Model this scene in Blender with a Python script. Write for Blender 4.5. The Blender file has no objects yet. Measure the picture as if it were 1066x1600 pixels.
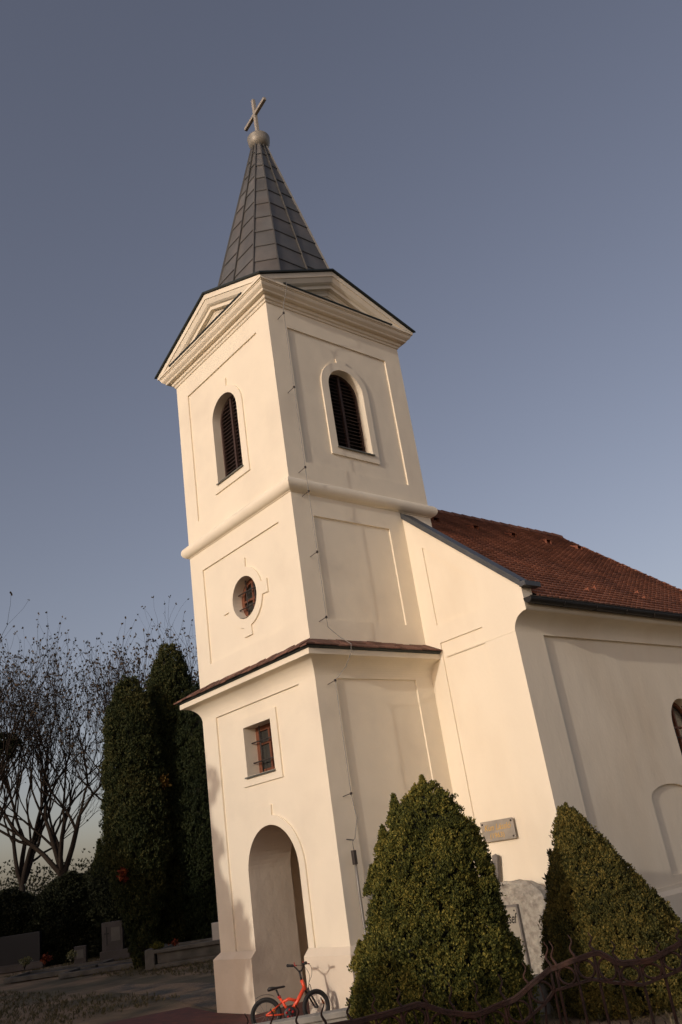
import bpy, bmesh, math, random
import numpy as np
from mathutils import Vector, Matrix
from mathutils.geometry import tessellate_polygon
SC = bpy.context.scene
COL = SC.collection
R = math.radians
PI = math.pi

# ------------------------------------------------------------------ camera
cam = bpy.data.cameras.new('camera')
co = bpy.data.objects.new('camera', cam); COL.objects.link(co)
cam.sensor_fit = 'VERTICAL'; cam.sensor_height = 36; cam.lens = 29.6749
cam.clip_start = 0.05; cam.clip_end = 5000
right, upv, fwd = [Vector(v) for v in ((0.626304, 0.766629, -0.141504), (0.379791, -0.141534, 0.914181), (-0.68081, 0.626298, 0.379802))]
m = Matrix((right, upv, -fwd)).transposed().to_4x4()
m.translation = Vector((10.4916, -8.5398, 1.6161))
co.matrix_world = m
SC.camera = co

# ------------------------------------------------------------------ light
SUN_EL, SUN_AZ = 14.3, 170.5          # azimuth clockwise from +Y
w = bpy.data.worlds.new('World'); SC.world = w; w.use_nodes = True
nt = w.node_tree; nt.nodes.clear()
sky = nt.nodes.new('ShaderNodeTexSky'); sky.sky_type = 'NISHITA'; sky.sun_disc = False
sky.sun_elevation = R(SUN_EL); sky.sun_rotation = R(SUN_AZ)
sky.air_density = 1.0; sky.dust_density = 2.6; sky.ozone_density = 1.6; sky.altitude = 100
tint = nt.nodes.new('ShaderNodeMix'); tint.data_type = 'RGBA'; tint.blend_type = 'MULTIPLY'
tint.inputs[0].default_value = 1.0
tint.inputs[7].default_value = (1.02, 0.875, 0.86, 1)
hs = nt.nodes.new('ShaderNodeHueSaturation'); hs.inputs['Saturation'].default_value = 0.75
bg = nt.nodes.new('ShaderNodeBackground'); bg.inputs['Strength'].default_value = 0.126
wo = nt.nodes.new('ShaderNodeOutputWorld')
nt.links.new(sky.outputs[0], hs.inputs['Color']); nt.links.new(hs.outputs[0], tint.inputs[6])
nt.links.new(tint.outputs[2], bg.inputs[0]); nt.links.new(bg.outputs[0], wo.inputs[0])

sl = bpy.data.lights.new('sun', 'SUN'); sl.energy = 2.0; sl.angle = R(0.6); sl.color = (.74, .665, .585)
so = bpy.data.objects.new('sun', sl); COL.objects.link(so)
sd = Vector((math.sin(R(SUN_AZ))*math.cos(R(SUN_EL)), math.cos(R(SUN_AZ))*math.cos(R(SUN_EL)), math.sin(R(SUN_EL))))
so.rotation_euler = sd.to_track_quat('Z', 'Y').to_euler()
so.location = sd*60
SC.view_settings.view_transform = 'Standard'; SC.view_settings.look = 'None'
SC.view_settings.exposure = 0.0; SC.view_settings.gamma = 1.0

# ------------------------------------------------------------------ materials
def mat(name, color, rough=0.8, metal=0.0, var=0.0, vscale=2.0, bump=0.0, bscale=20.0, bdist=0.01,
        color2=None, c2scale=3.0, c2lo=0.45, c2hi=0.65, island=0.0, detail=6.0, spec=0.5, stretch=None, wave=None):
    m = bpy.data.materials.new(name); m.use_nodes = True
    n = m.node_tree; b = n.nodes['Principled BSDF']
    b.inputs['Roughness'].default_value = rough; b.inputs['Metallic'].default_value = metal
    b.inputs['Specular IOR Level'].default_value = spec
    tc = n.nodes.new('ShaderNodeTexCoord'); src = tc.outputs['Object']
    if stretch:
        mp = n.nodes.new('ShaderNodeMapping'); mp.inputs['Scale'].default_value = stretch
        n.links.new(src, mp.inputs[0]); src = mp.outputs[0]
    rgb = n.nodes.new('ShaderNodeRGB'); rgb.outputs[0].default_value = (*color, 1); cur = rgb.outputs[0]
    if color2:
        t = n.nodes.new('ShaderNodeTexNoise'); t.inputs['Scale'].default_value = c2scale; t.inputs['Detail'].default_value = detail
        n.links.new(src, t.inputs['Vector'])
        rp = n.nodes.new('ShaderNodeMapRange'); rp.inputs['From Min'].default_value = c2lo; rp.inputs['From Max'].default_value = c2hi
        n.links.new(t.outputs['Fac'], rp.inputs['Value'])
        mx = n.nodes.new('ShaderNodeMix'); mx.data_type = 'RGBA'; mx.inputs[7].default_value = (*color2, 1)
        n.links.new(rp.outputs[0], mx.inputs[0]); n.links.new(cur, mx.inputs[6]); cur = mx.outputs[2]
    if var > 0 or island > 0:
        hv = n.nodes.new('ShaderNodeHueSaturation')
        add = None
        if var > 0:
            t = n.nodes.new('ShaderNodeTexNoise'); t.inputs['Scale'].default_value = vscale; t.inputs['Detail'].default_value = detail
            n.links.new(src, t.inputs['Vector'])
            r1 = n.nodes.new('ShaderNodeMapRange'); r1.inputs['From Min'].default_value = .25; r1.inputs['From Max'].default_value = .75
            r1.inputs['To Min'].default_value = 1-var; r1.inputs['To Max'].default_value = 1+var
            n.links.new(t.outputs['Fac'], r1.inputs['Value']); add = r1.outputs[0]
        if island > 0:
            g = n.nodes.new('ShaderNodeNewGeometry')
            r2 = n.nodes.new('ShaderNodeMapRange'); r2.inputs['To Min'].default_value = 1-island; r2.inputs['To Max'].default_value = 1+island
            n.links.new(g.outputs['Random Per Island'], r2.inputs['Value'])
            if add:
                ml = n.nodes.new('ShaderNodeMath'); ml.operation = 'MULTIPLY'
                n.links.new(add, ml.inputs[0]); n.links.new(r2.outputs[0], ml.inputs[1]); add = ml.outputs[0]
            else: add = r2.outputs[0]
        n.links.new(add, hv.inputs['Value']); n.links.new(cur, hv.inputs['Color']); cur = hv.outputs[0]
    n.links.new(cur, b.inputs['Base Color'])
    if bump > 0:
        t = n.nodes.new('ShaderNodeTexNoise'); t.inputs['Scale'].default_value = bscale; t.inputs['Detail'].default_value = 5
        n.links.new(src, t.inputs['Vector'])
        bp = n.nodes.new('ShaderNodeBump'); bp.inputs['Strength'].default_value = bump; bp.inputs['Distance'].default_value = bdist
        n.links.new(t.outputs['Fac'], bp.inputs['Height'])
        if wave:
            t2 = n.nodes.new('ShaderNodeTexNoise'); t2.inputs['Scale'].default_value = wave[0]; t2.inputs['Detail'].default_value = 2
            n.links.new(src, t2.inputs['Vector'])
            b2 = n.nodes.new('ShaderNodeBump'); b2.inputs['Strength'].default_value = 1.0; b2.inputs['Distance'].default_value = wave[1]
            n.links.new(t2.outputs['Fac'], b2.inputs['Height']); n.links.new(b2.outputs[0], bp.inputs['Normal'])
        n.links.new(bp.outputs[0], b.inputs['Normal'])
    return m

def foliage_mat(name, c1, c2, c3, scale=1.2):
    m = bpy.data.materials.new(name); m.use_nodes = True
    n = m.node_tree; b = n.nodes['Principled BSDF']; b.inputs['Roughness'].default_value = 0.75
    b.inputs['Specular IOR Level'].default_value = 0.25
    g = n.nodes.new('ShaderNodeNewGeometry')
    cr = n.nodes.new('ShaderNodeValToRGB'); e = cr.color_ramp.elements
    e[0].position = 0; e[0].color = (*c1, 1); e[1].position = 1; e[1].color = (*c3, 1)
    k = e.new(.55); k.color = (*c2, 1)
    tc = n.nodes.new('ShaderNodeTexCoord')
    t = n.nodes.new('ShaderNodeTexNoise'); t.inputs['Scale'].default_value = scale; t.inputs['Detail'].default_value = 3
    n.links.new(tc.outputs['Object'], t.inputs['Vector'])
    r1 = n.nodes.new('ShaderNodeMapRange'); r1.inputs['From Min'].default_value = .3; r1.inputs['From Max'].default_value = .7
    r1.inputs['To Min'].default_value = -.35; r1.inputs['To Max'].default_value = .35
    n.links.new(t.outputs['Fac'], r1.inputs['Value'])
    ad = n.nodes.new('ShaderNodeMath'); ad.operation = 'ADD'; ad.use_clamp = True
    n.links.new(g.outputs['Random Per Island'], ad.inputs[0]); n.links.new(r1.outputs[0], ad.inputs[1])
    n.links.new(ad.outputs[0], cr.inputs[0]); n.links.new(cr.outputs[0], b.inputs['Base Color'])
    return m

M = {}
M['plaster'] = mat('plaster', (.85, .765, .61), .92, var=.035, vscale=1.3, bump=.35, bscale=26, bdist=.004,
                   color2=(.74, .66, .53), c2scale=.9, c2lo=.5, c2hi=.85, spec=.15, wave=(2.2, .010))
M['rough_plaster'] = mat('rough_plaster', (.75, .655, .52), .95, var=.05, vscale=2, bump=.5, bscale=22, bdist=.006,
                   color2=(.68, .57, .43), c2scale=1.3, c2lo=.5, c2hi=.8, spec=.1, wave=(2.5, .012))
M['nave_plaster'] = mat('nave_plaster', (.85, .765, .61), .93, var=.05, vscale=.8, bump=.5, bscale=18, bdist=.006,
                   color2=(.72, .62, .47), c2scale=.7, c2lo=.45, c2hi=.8, spec=.12, wave=(1.3, .018), stretch=(1, 1, .5))
M['zinc'] = mat('zinc', (.165, .16, .148), .5, metal=.55, var=.25, vscale=1.8, bump=.25, bscale=5, bdist=.01, island=.16,
                color2=(.19, .17, .15), c2scale=1.6)
M['zinc_seam'] = mat('zinc_seam', (.12, .115, .105), .5, metal=.5, var=.15)
M['sheet'] = mat('sheet', (.085, .09, .095), .5, metal=.4, var=.2, vscale=4, bump=.2, bscale=6)
M['gutter'] = mat('gutter', (.022, .020, .018), .55, metal=.4, var=.25, vscale=5)
M['dark_edge'] = mat('dark_edge', (.02, .028, .026), .6, metal=.2, var=.2)
M['ball'] = mat('ball', (.27, .245, .20), .5, metal=.25, var=.15, vscale=4, bump=.15, bscale=9)
M['cross'] = mat('cross', (.42, .37, .30), .5, metal=.35, var=.12, vscale=6)
M['tile'] = mat('tile', (.33, .15, .095), .9, var=.28, vscale=1.6, bump=.3, bscale=30, island=.14, color2=(.24, .11, .075), c2scale=1.2, spec=.2)
M['tile_edge'] = mat('tile_edge', (.17, .09, .065), .9, var=.3, vscale=6, island=.35, spec=.2)
M['tile_new'] = mat('tile_new', (.22, .075, .04), .85, var=.2, island=.2)
M['louver'] = mat('louver', (.045, .022, .016), .7, var=.3, vscale=6, bump=.3, bscale=30)
M['wood_frame'] = mat('wood_frame', (.155, .052, .024), .6, var=.25, vscale=8, bump=.2, bscale=30, stretch=(3, 3, .5))
M['door_wood'] = mat('door_wood', (.10, .05, .03), .6, var=.3, vscale=5, bump=.3, bscale=20, stretch=(4, 4, .4))
M['iron'] = mat('iron', (.06, .05, .045), .6, metal=.5, var=.3, vscale=12)
M['rust_iron'] = mat('rust_iron', (.055, .028, .02), .75, metal=.25, var=.35, vscale=14, bump=.5, bscale=50, color2=(.08, .034, .02), c2scale=8)
M['steel'] = mat('steel', (.25, .235, .21), .5, metal=.4, var=.1)
M['sill_metal'] = mat('sill_metal', (.17, .17, .14), .5, metal=.4, var=.25, vscale=8)
M['glass'] = mat('glass', (.03, .032, .03), .12, var=.2, spec=.8)
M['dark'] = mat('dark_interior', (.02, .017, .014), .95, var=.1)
M['stone'] = mat('stone', (.40, .37, .31), .95, var=.22, vscale=14, bump=1.0, bscale=35, bdist=.02, color2=(.27, .24, .20), c2scale=10)
M['plate'] = mat('plate', (.35, .32, .26), .7, var=.08, vscale=10, bump=.1, bscale=40)
M['plaque'] = mat('plaque', (.30, .27, .225), .65, var=.15, vscale=9, color2=(.36, .31, .25), c2scale=7)
M['gold'] = mat('gold', (.62, .40, .13), .5, metal=.3, var=.15, vscale=20)
M['black_letter'] = mat('black_letter', (.03, .025, .02), .6)
M['post'] = mat('post', (.17, .155, .14), .8, var=.2, vscale=9, bump=.3, bscale=30)
M['concrete'] = mat('concrete', (.36, .34, .30), .9, var=.2, vscale=3, bump=.5, bscale=18, color2=(.24, .23, .20), c2scale=2.5)
M['old_concrete'] = mat('old_concrete', (.15, .135, .11), .95, var=.25, vscale=2.5, bump=.6, bscale=12, color2=(.09, .085, .07), c2scale=2)
M['granite'] = mat('granite', (.055, .046, .04), .5, var=.2, vscale=30, color2=(.07, .06, .055), c2scale=3)
M['pale_stone'] = mat('pale_stone', (.13, .12, .10), .8, var=.15, vscale=6)
M['black_granite'] = mat('black_granite', (.012, .012, .013), .5, var=.2, vscale=30)
M['bark'] = mat('bark', (.030, .025, .020), .95, spec=.05, var=.35, vscale=5, bump=.8, bscale=16, bdist=.03, stretch=(1, 1, .25))
M['twig'] = mat('twig', (.032, .024, .018), .9, spec=.05, var=.3, vscale=2)
M['twig_dark'] = mat('twig_dark', (.026, .020, .016), .9, spec=.05, var=.3, vscale=2)
M['bud'] = foliage_mat('bud', (.03, .024, .016), (.055, .042, .026), (.09, .06, .036))
M['spruce'] = foliage_mat('spruce', (.035, .042, .010), (.11, .115, .022), (.26, .21, .04), 3.2)
M['spruce_dry'] = foliage_mat('spruce_dry', (.035, .038, .011), (.11, .10, .023), (.25, .18, .04), 3.2)
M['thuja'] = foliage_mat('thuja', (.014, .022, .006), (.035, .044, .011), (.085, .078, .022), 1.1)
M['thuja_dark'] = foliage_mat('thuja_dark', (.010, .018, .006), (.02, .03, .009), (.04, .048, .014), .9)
M['juniper'] = foliage_mat('juniper', (.02, .028, .01), (.04, .045, .013), (.075, .06, .02), 2)
M['shrub'] = foliage_mat('shrub', (.010, .014, .006), (.02, .024, .009), (.035, .035, .014), .6)
M['red_leaf'] = foliage_mat('red_leaf', (.10, .016, .008), (.20, .035, .012), (.28, .08, .02), 2)
M['yellow_leaf'] = foliage_mat('yellow_leaf', (.10, .055, .012), (.18, .10, .02), (.24, .15, .03), 2)
M['flower_pale'] = foliage_mat('flower_pale', (.16, .15, .05), (.26, .25, .12), (.34, .32, .22), 2)
M['grass'] = foliage_mat('grass', (.06, .055, .025), (.11, .095, .045), (.19, .15, .08), 1.2)
M['orange_paint'] = mat('orange_paint', (.80, .085, .03), .35, var=.05, vscale=8)
M['rubber'] = mat('rubber', (.018, .017, .016), .8, var=.2, vscale=20)
M['black_plastic'] = mat('black_plastic', (.02, .018, .018), .45)
M['red_plastic'] = mat('red_plastic', (.45, .02, .02), .4)
M['rim'] = mat('rim', (.05, .05, .05), .35, metal=.6)
M['reflector'] = mat('reflector', (.85, .25, .03), .25)
M['white_stone'] = mat('white_stone', (.62, .56, .47), .8, var=.1, vscale=6)

# ------------------------------------------------------------------ helpers
def link(name, me, m, parent=None):
    o = bpy.data.objects.new(name, me); COL.objects.link(o)
    if m is not None:
        for mm in (m if isinstance(m, (list, tuple)) else [m]): me.materials.append(mm)
    if parent is not None: o.parent = parent
    return o
class MB:
    """collects vertices and faces of ONE mesh object"""
    def __init__(s): s.v = []; s.f = []; s.m = []; s.sm = []
    def add(s, vs, fs, mi=0, smooth=False):
        k = len(s.v); s.v += [tuple(v) for v in vs]
        for f in fs: s.f.append(tuple(i+k for i in f)); s.m.append(mi); s.sm.append(smooth)
    def box(s, a, b, mi=0, mtx=None):
        x0, y0, z0 = a; x1, y1, z1 = b
        vs = [Vector(p) for p in ((x0,y0,z0),(x1,y0,z0),(x1,y1,z0),(x0,y1,z0),(x0,y0,z1),(x1,y0,z1),(x1,y1,z1),(x0,y1,z1))]
        if mtx: vs = [mtx @ p for p in vs]
        s.add(vs, [(0,3,2,1),(4,5,6,7),(0,1,5,4),(1,2,6,5),(2,3,7,6),(3,0,4,7)], mi)
    def bar(s, p, q, w, h, up=(0,0,1), mi=0):
        p = Vector(p); q = Vector(q); d = q-p; L = d.length
        if L < 1e-6: return
        d /= L; up = Vector(up)
        if abs(d.dot(up)) > .98: up = Vector((1,0,0))
        x = d.cross(up).normalized(); z = x.cross(d)
        mt = Matrix((x, d, z)).transposed().to_4x4(); mt.translation = p
        s.box((-w/2, 0, -h/2), (w/2, L, h/2), mi, mt)
    def tube(s, pts, r, n=8, mi=0, caps=True, closed=False, smooth=True):
        pts = [Vector(p) for p in pts]; N = len(pts)
        rr = r if isinstance(r, (list, tuple)) else [r]*N
        rings = []; prev = None
        for i, p in enumerate(pts):
            if closed: d = pts[(i+1) % N]-pts[i-1]
            else: d = pts[min(i+1, N-1)]-pts[max(i-1, 0)]
            if d.length < 1e-9: d = Vector((0,0,1))
            d.normalize()
            if prev is None:
                a = Vector((0,0,1)) if abs(d.z) < .9 else Vector((1,0,0))
                x = d.cross(a).normalized()
            else:
                x = (prev-d*prev.dot(d))
                x = x.normalized() if x.length > 1e-6 else d.orthogonal().normalized()
            prev = x; y = d.cross(x)
            rings.append([p+(x*math.cos(2*PI*k/n)+y*math.sin(2*PI*k/n))*rr[i] for k in range(n)])
        vs = [v for rg in rings for v in rg]; fs = []
        for i in range(N if closed else N-1):
            j = (i+1) % N
            for k in range(n): fs.append((i*n+k, i*n+(k+1) % n, j*n+(k+1) % n, j*n+k))
        if caps and not closed: fs += [tuple(range(n))[::-1], tuple((N-1)*n+k for k in range(n))]
        s.add(vs, fs, mi, smooth)
    def lathe(s, prof, n=32, c=(0,0,0), mi=0, smooth=True, mtx=None):
        vs = []; c = Vector(c)
        for r, z in prof:
            for k in range(n):
                p = Vector((r*math.cos(2*PI*k/n), r*math.sin(2*PI*k/n), z))
                vs.append((mtx @ p if mtx else p)+c)
        fs = [(i*n+k, i*n+(k+1) % n, (i+1)*n+(k+1) % n, (i+1)*n+k) for i in range(len(prof)-1) for k in range(n)]
        s.add(vs, fs, mi, smooth)
    def build(s, name, m, parent=None, bevel=0):
        me = bpy.data.meshes.new(name); me.from_pydata(s.v, [], s.f); 
        me.polygons.foreach_set('material_index', s.m); me.polygons.foreach_set('use_smooth', s.sm)
        me.update()
        o = link(name, me, m, parent)
        if bevel:
            md = o.modifiers.new('bevel', 'BEVEL'); md.width = bevel; md.segments = 2; md.limit_method = 'ANGLE'; md.angle_limit = R(40)
        return o
def thing(name, label, cat, loc=(0,0,0), rz=0, group=None):
    o = bpy.data.objects.new(name, None); COL.objects.link(o); o.location = loc; o.rotation_euler = (0,0,rz)
    o.empty_display_size = .2
    return tag(o, label, cat, group)
def tag(o, label, cat, group=None, kind=None):
    if label: o['label'] = label
    if cat: o['category'] = cat
    if group: o['group'] = group
    if kind: o['kind'] = kind
    return o

# ------------------------------------------------------------------ facade helper
# a "face frame" maps (s, e, z): s along the wall, e outwards, z up
def F_front(s, e, z): return (s, -e, z)                 # tower front, y = 0
def F_side(s, e, z): return (e, s, z)                   # tower side, x = 0
NY, NX = 2.69, 2.048
def F_nfront(s, e, z): return (s, NY-e, z)
def F_nside(s, e, z): return (NX+e, s, z)
def sheet(mb, fr, outer, holes, e, mi=0):
    loops = [[Vector((a, b, 0)) for a, b in outer]]+[[Vector((a, b, 0)) for a, b in h] for h in holes]
    flat = [p for l in loops for p in l]
    tris = tessellate_polygon(loops)
    mb.add([fr(p.x, e, p.y) for p in flat], tris, mi)
def rim(mb, fr, loop, e0, e1, mi=0, smooth=False, skip=()):
    n = len(loop)
    vs = [fr(a, e0, b) for a, b in loop]+[fr(a, e1, b) for a, b in loop]
    mb.add(vs, [(i, (i+1) % n, n+(i+1) % n, n+i) for i in range(n) if i not in skip], mi, smooth)
def rect(a, b, c, d): return [(a, c), (b, c), (b, d), (a, d)]
def arch(c, hw, z0, zs, n=20, rise=None):
    rise = hw if rise is None else rise
    return [(c-hw, z0), (c+hw, z0)]+[(c+hw*math.cos(PI*k/n), zs+rise*math.sin(PI*k/n)) for k in range(n+1)]
def circle(c, z, r, n=36): return [(c+r*math.cos(2*PI*k/n), z+r*math.sin(2*PI*k/n)) for k in range(n)]
def keyed_arch(c, hw, z0, zs, khw, kz, n=24):
    a0 = math.acos(khw/hw)
    pts = [(c-hw, z0), (c+hw, z0)]
    m_ = n//2
    pts += [(c+hw*math.cos(a0*k/m_), zs+hw*math.sin(a0*k/m_)) for k in range(m_+1)]
    pts += [(c+khw*1.12, kz), (c-khw*1.12, kz)]
    pts += [(c-hw*math.cos(a0*(m_-k)/m_), zs+hw*math.sin(a0*(m_-k)/m_)) for k in range(m_+1)]
    return pts
def keyed_circle(c, z, r, kr, khw, n=10):
    pts = []; a0 = math.asin(khw/r)
    for q in range(4):
        b = q*PI/2
        pts += [(c+kr*math.cos(b)-s_*khw*1.1*math.sin(b), z+kr*math.sin(b)+s_*khw*1.1*math.cos(b)) for s_ in (-1, 1)]
        for k in range(n+1):
            t = b+a0+(PI/2-2*a0)*k/n
            pts.append((c+r*math.cos(t), z+r*math.sin(t)))
    return pts

W = 3.5
PD = .032     # depth of the sunk wall panels
church = thing('church', 'cream plastered village church with square bell tower and red tiled nave', 'church', (0,0,0))

# --- tower walls
tw = MB()
fp_low = rect(-3.035, -.45, .49, 4.40); fp_mid = rect(-3.06, -.455, 5.41, 7.30); fp_top = rect(-3.07, -.42, 8.36, 11.31)
sheet(tw, F_front, [(-W,.49),(-3.035,.49),(-3.035,4.40),(-.45,4.40),(-.45,.49),(0,.49),(0,11.76),(-W,11.76)], [fp_mid, fp_top], 0)
for l in (fp_mid, fp_top): rim(tw, F_front, l, 0, -PD)
rim(tw, F_front, fp_low, 0, -PD, skip=(0,))
AC, AHW, AZS = -1.715, .715, 1.64
door_open = arch(AC, AHW, .49, AZS, 32)
door_sur = keyed_arch(AC, .865, .51, 1.64, .11, 2.665)
door_sur[0] = (door_sur[0][0], .49); door_sur[1] = (door_sur[1][0], .49)
sq_open = rect(-2.18, -1.352, 3.2, 4.027); sq_sur = rect(-2.33, -1.172, 3.04, 4.185)
sheet(tw, F_front, [(-3.035,.49), door_sur[0]]+door_sur[:1:-1]+[door_sur[1], (-.45,.49), (-.45,4.40), (-3.035,4.40)], [sq_sur], -PD)
sheet(tw, F_front, [door_sur[0]]+door_sur[:1:-1]+[door_sur[1]]+door_open[1:]+[door_open[0]], [], -.004); rim(tw, F_front, door_sur, -.004, -PD, skip=(0,))
sheet(tw, F_front, sq_sur, [sq_open], -.002); rim(tw, F_front, sq_sur, -.002, -PD)
OC, OZ = -1.73, 6.31
oc_open = circle(OC, OZ, .395); oc_sur = keyed_circle(OC, OZ, .565, .73, .115)
sheet(tw, F_front, fp_mid, [oc_sur], -PD); sheet(tw, F_front, oc_sur, [oc_open], -.002); rim(tw, F_front, oc_sur, -.002, -PD)
bf_open = arch(-1.775, .447, 8.83, 10.19, 24); bf_sur = keyed_arch(-1.75, .61, 8.65, 10.17, .12, 10.955)
sheet(tw, F_front, fp_top, [bf_sur], -PD); sheet(tw, F_front, bf_sur, [bf_open], -.002); rim(tw, F_front, bf_sur, -.002, -PD)
rim(tw, F_front, oc_open, -.002, -.23, smooth=False)
rim(tw, F_front, sq_open, -.002, -.28); rim(tw, F_front, bf_open, -.002, -.24)
# tower side
sp_low = rect(.442, 2.273, .505, 4.39); sp_mid = rect(.447, 2.287, 5.40, 7.30); sp_top = rect(.447, 3.05, 8.36, 11.31)
sheet(tw, F_side, rect(0, W, .49, 11.76), [sp_low, sp_mid, sp_top], 0)
for l in (sp_low, sp_mid, sp_top): rim(tw, F_side, l, 0, -PD)
sheet(tw, F_side, sp_low, [], -PD); sheet(tw, F_side, sp_mid, [], -PD)
bs_open = arch(1.757, .447, 8.87, 10.24, 24); bs_sur = keyed_arch(1.745, .61, 8.69, 10.24, .12, 10.93)
sheet(tw, F_side, sp_top, [bs_sur], -PD); sheet(tw, F_side, bs_sur, [bs_open], -.002); rim(tw, F_side, bs_sur, -.002, -PD)
rim(tw, F_side, bs_open, -.002, -.24)
# left and back walls
tw.add([(-W,0,.49),(-W,W,.49),(-W,W,11.76),(-W,0,11.76)], [(0,3,2,1)])
tw.add([(-W,W,.49),(0,W,.49),(0,W,11.76),(-W,W,11.76)], [(0,3,2,1)])
# inner shell keeps daylight out of the belfry
for z0, z1 in ((5.0, 8.0), (8.2, 11.6), (3.0, 4.9)):
    tw.add([(-W+.34,.34,z0),(-.34,.34,z0),(-.34,W-.3,z0),(-W+.34,W-.3,z0),(-W+.34,.34,z1),(-.34,.34,z1),(-.34,W-.3,z1),(-W+.34,W-.3,z1)],
       [(0,1,2,3),(4,7,6,5),(1,5,6,2),(2,6,7,3),(3,7,4,0)], 0)
tower_wall = tw.build('tower_wall', M['plaster'], church)

# --- square ring mouldings round the tower
def ring(mb, prof, gap=None, smooth=False, mi=0):
    """loft (e, z) profile round the tower square"""
    n = len(prof); vs = []
    for e, z in prof: vs += [(e,-e,z),(e,W+e,z),(-W-e,W+e,z),(-W-e,-e,z)]
    fs = []
    for i in range(n-1):
        for k in range(4): fs.append((i*4+k, i*4+(k+1) % 4, (i+1)*4+(k+1) % 4, (i+1)*4+k))
    mb.add(vs, fs, mi, smooth)
co_ = MB()
ring(co_, [(0,11.742),(.02,11.745),(.03,11.765),(.03,11.785),(.062,11.80),(.07,11.82),(.072,11.868),(.155,11.872),(.165,11.885),(.168,11.905),
           (.195,11.925),(.225,11.95),(.243,11.985),(.247,12.008),(.262,12.012),(.262,12.03),(.288,12.035),(.29,12.082),(.0,12.088)])
co_.build('cornice', M['plaster'], church)
tb = MB(); RT = .128; ZT = 7.838
ring(tb, [(0, ZT-RT-.012), (.02, ZT-RT-.01)]+[(RT*.98*math.cos(t), ZT+RT*math.sin(t)) for t in [(-80+160*k/12)*PI/180 for k in range(13)]]+[(.02, ZT+RT+.006), (0, ZT+RT+.02)])
tb.build('string_course', M['plaster'], church)
sk = MB()
cove = [(.29*(1-math.cos(t)), 4.395+.305*math.sin(t)) for t in [PI/2*k/12 for k in range(13)]]
ring(sk, cove+[(.295, 4.703), (.295, 4.79), (0, 4.80)])
sk.build('coved_band', M['plaster'], church)

# --- plinth of the tower with the doorway cut through
pl = MB(); E = .10
for a, b in ((-W-E, AC-AHW), (AC+AHW, E)):
    if b > 0: pl = MB()
    vs = [(a,-E,-.6),(b,-E,-.6),(b,-E,.405),(a,-E,.405)]
    pl.add(vs, [(0,1,2,3)])
    ax = -W if a < -W else a; bx = 0 if b > 0 else b
    pl.add([(a,-E,.405),(b,-E,.405),(bx,0.001,.505),(ax,0.001,.505)], [(0,1,2,3)])
    if b < 0: pl.add([(b,-E,-.6),(b,.001,-.6),(b,.001,.505),(b,-E,.405)], [(0,1,2,3)])
    else: pl.add([(a,-E,-.6),(a,.001,-.6),(a,.001,.505),(a,-E,.405)], [(0,3,2,1)])
    if b < 0:
        pl.add([(-W-E,-E,-.6),(-W-E,W,-.6),(-W-E,W,.405),(-W-E,-E,.405)], [(0,3,2,1)])
        pl.add([(-W-E,-E,.405),(-W-E,W,.405),(-W,W,.505),(-W,0,.505)], [(0,3,2,1)])
        pl.build('plinth', M['rough_plaster'], church)
pl.add([(E,-E,-.6),(E,W,-.6),(E,W,.405),(E,-E,.405)], [(0,1,2,3)])
pl.add([(E,-E,.405),(E,W,.405),(0,W,.505),(0,0,.505)], [(0,1,2,3)])
pl.build('plinth', M['rough_plaster'], church)

# --- porch behind the arch: deep reveal, vault, inner room and door
po = MB()
full = arch(AC, AHW, -.5, AZS, 32)
rim(po, F_front, full, -.003, -.88)
inner = rect(-3.1, -.35, -.5, 2.95)
sheet(po, F_front, inner, [full], -.881); rim(po, F_front, inner, -.881, -2.3)
din = arch(AC, .6, -.45, 1.45, 24)
sheet(po, F_front, inner, [din], -2.3); rim(po, F_front, din, -2.3, -2.42)
po.build('porch', M['rough_plaster'], church)
dr = MB()
for k in range(6): dr.box((AC-.6+.2*k+.006, 2.43, -.4), (AC-.6+.2*k+.194, 2.47, 2.0))
dr.box((AC-.6, 2.47, -.4), (AC+.6, 2.5, 2.1))
door = dr.build('door', M['door_wood'], church)
dh = MB(); dh.tube([(AC+.45,2.42,.55),(AC+.45,2.36,.55),(AC+.34,2.36,.55)], .012); dh.build('handle', M['iron'], door)

# --- tiled weathering on the skirt
random.seed(4)
st = MB()
def skirt_tiles(fr, s0, s1, lo=None, hi=None):
    s = s0
    while s < s1:
        wd = .17+random.uniform(-.008, .008)
        for row in range(2):
            t0 = row*.5
            e_o = .375-.19*row+random.uniform(-.012, .012); z_o = 4.825+.1*row+random.uniform(-.006, .008)
            e_i = e_o-.21; z_i = z_o+.108
            off = (wd/2 if row else 0)
            th = .02+random.uniform(0, .004)
            a = max(s0, s+off+.004); b = min(s1, s+off+wd-.004)
            if b-a < .02: continue
            def cl(v, e):
                if lo is not None: v = max(v, lo-e)
                if hi is not None: v = min(v, hi+e)
                return v
            vs = []
            for zz in (0, th):
                vs += [fr(cl(a,e_o), e_o, z_o+zz), fr(cl(b,e_o), e_o, z_o+zz), fr(cl(b,e_i), e_i, z_i+zz), fr(cl(a,e_i), e_i, z_i+zz)]
            st.add(vs, [(0,3,2,1),(4,5,6,7),(0,1,5,4),(1,2,6,5),(2,3,7,6),(3,0,4,7)])
        s += wd
skirt_tiles(F_front, -W-.40, .40, -W, 0); skirt_tiles(F_side, -.40, NY, 0, None)
skirt_tiles(lambda s, e, z: (-W-e, s, z), -.40, NY, 0, None)
# near-black ring under the tiles
ring(st, [(.30,4.795),(.335,4.815),(.34,4.83),(.0,4.99)], mi=1)
st.build('skirt_tiles', [M['tile_edge'], M['dark_edge']], church)

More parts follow.
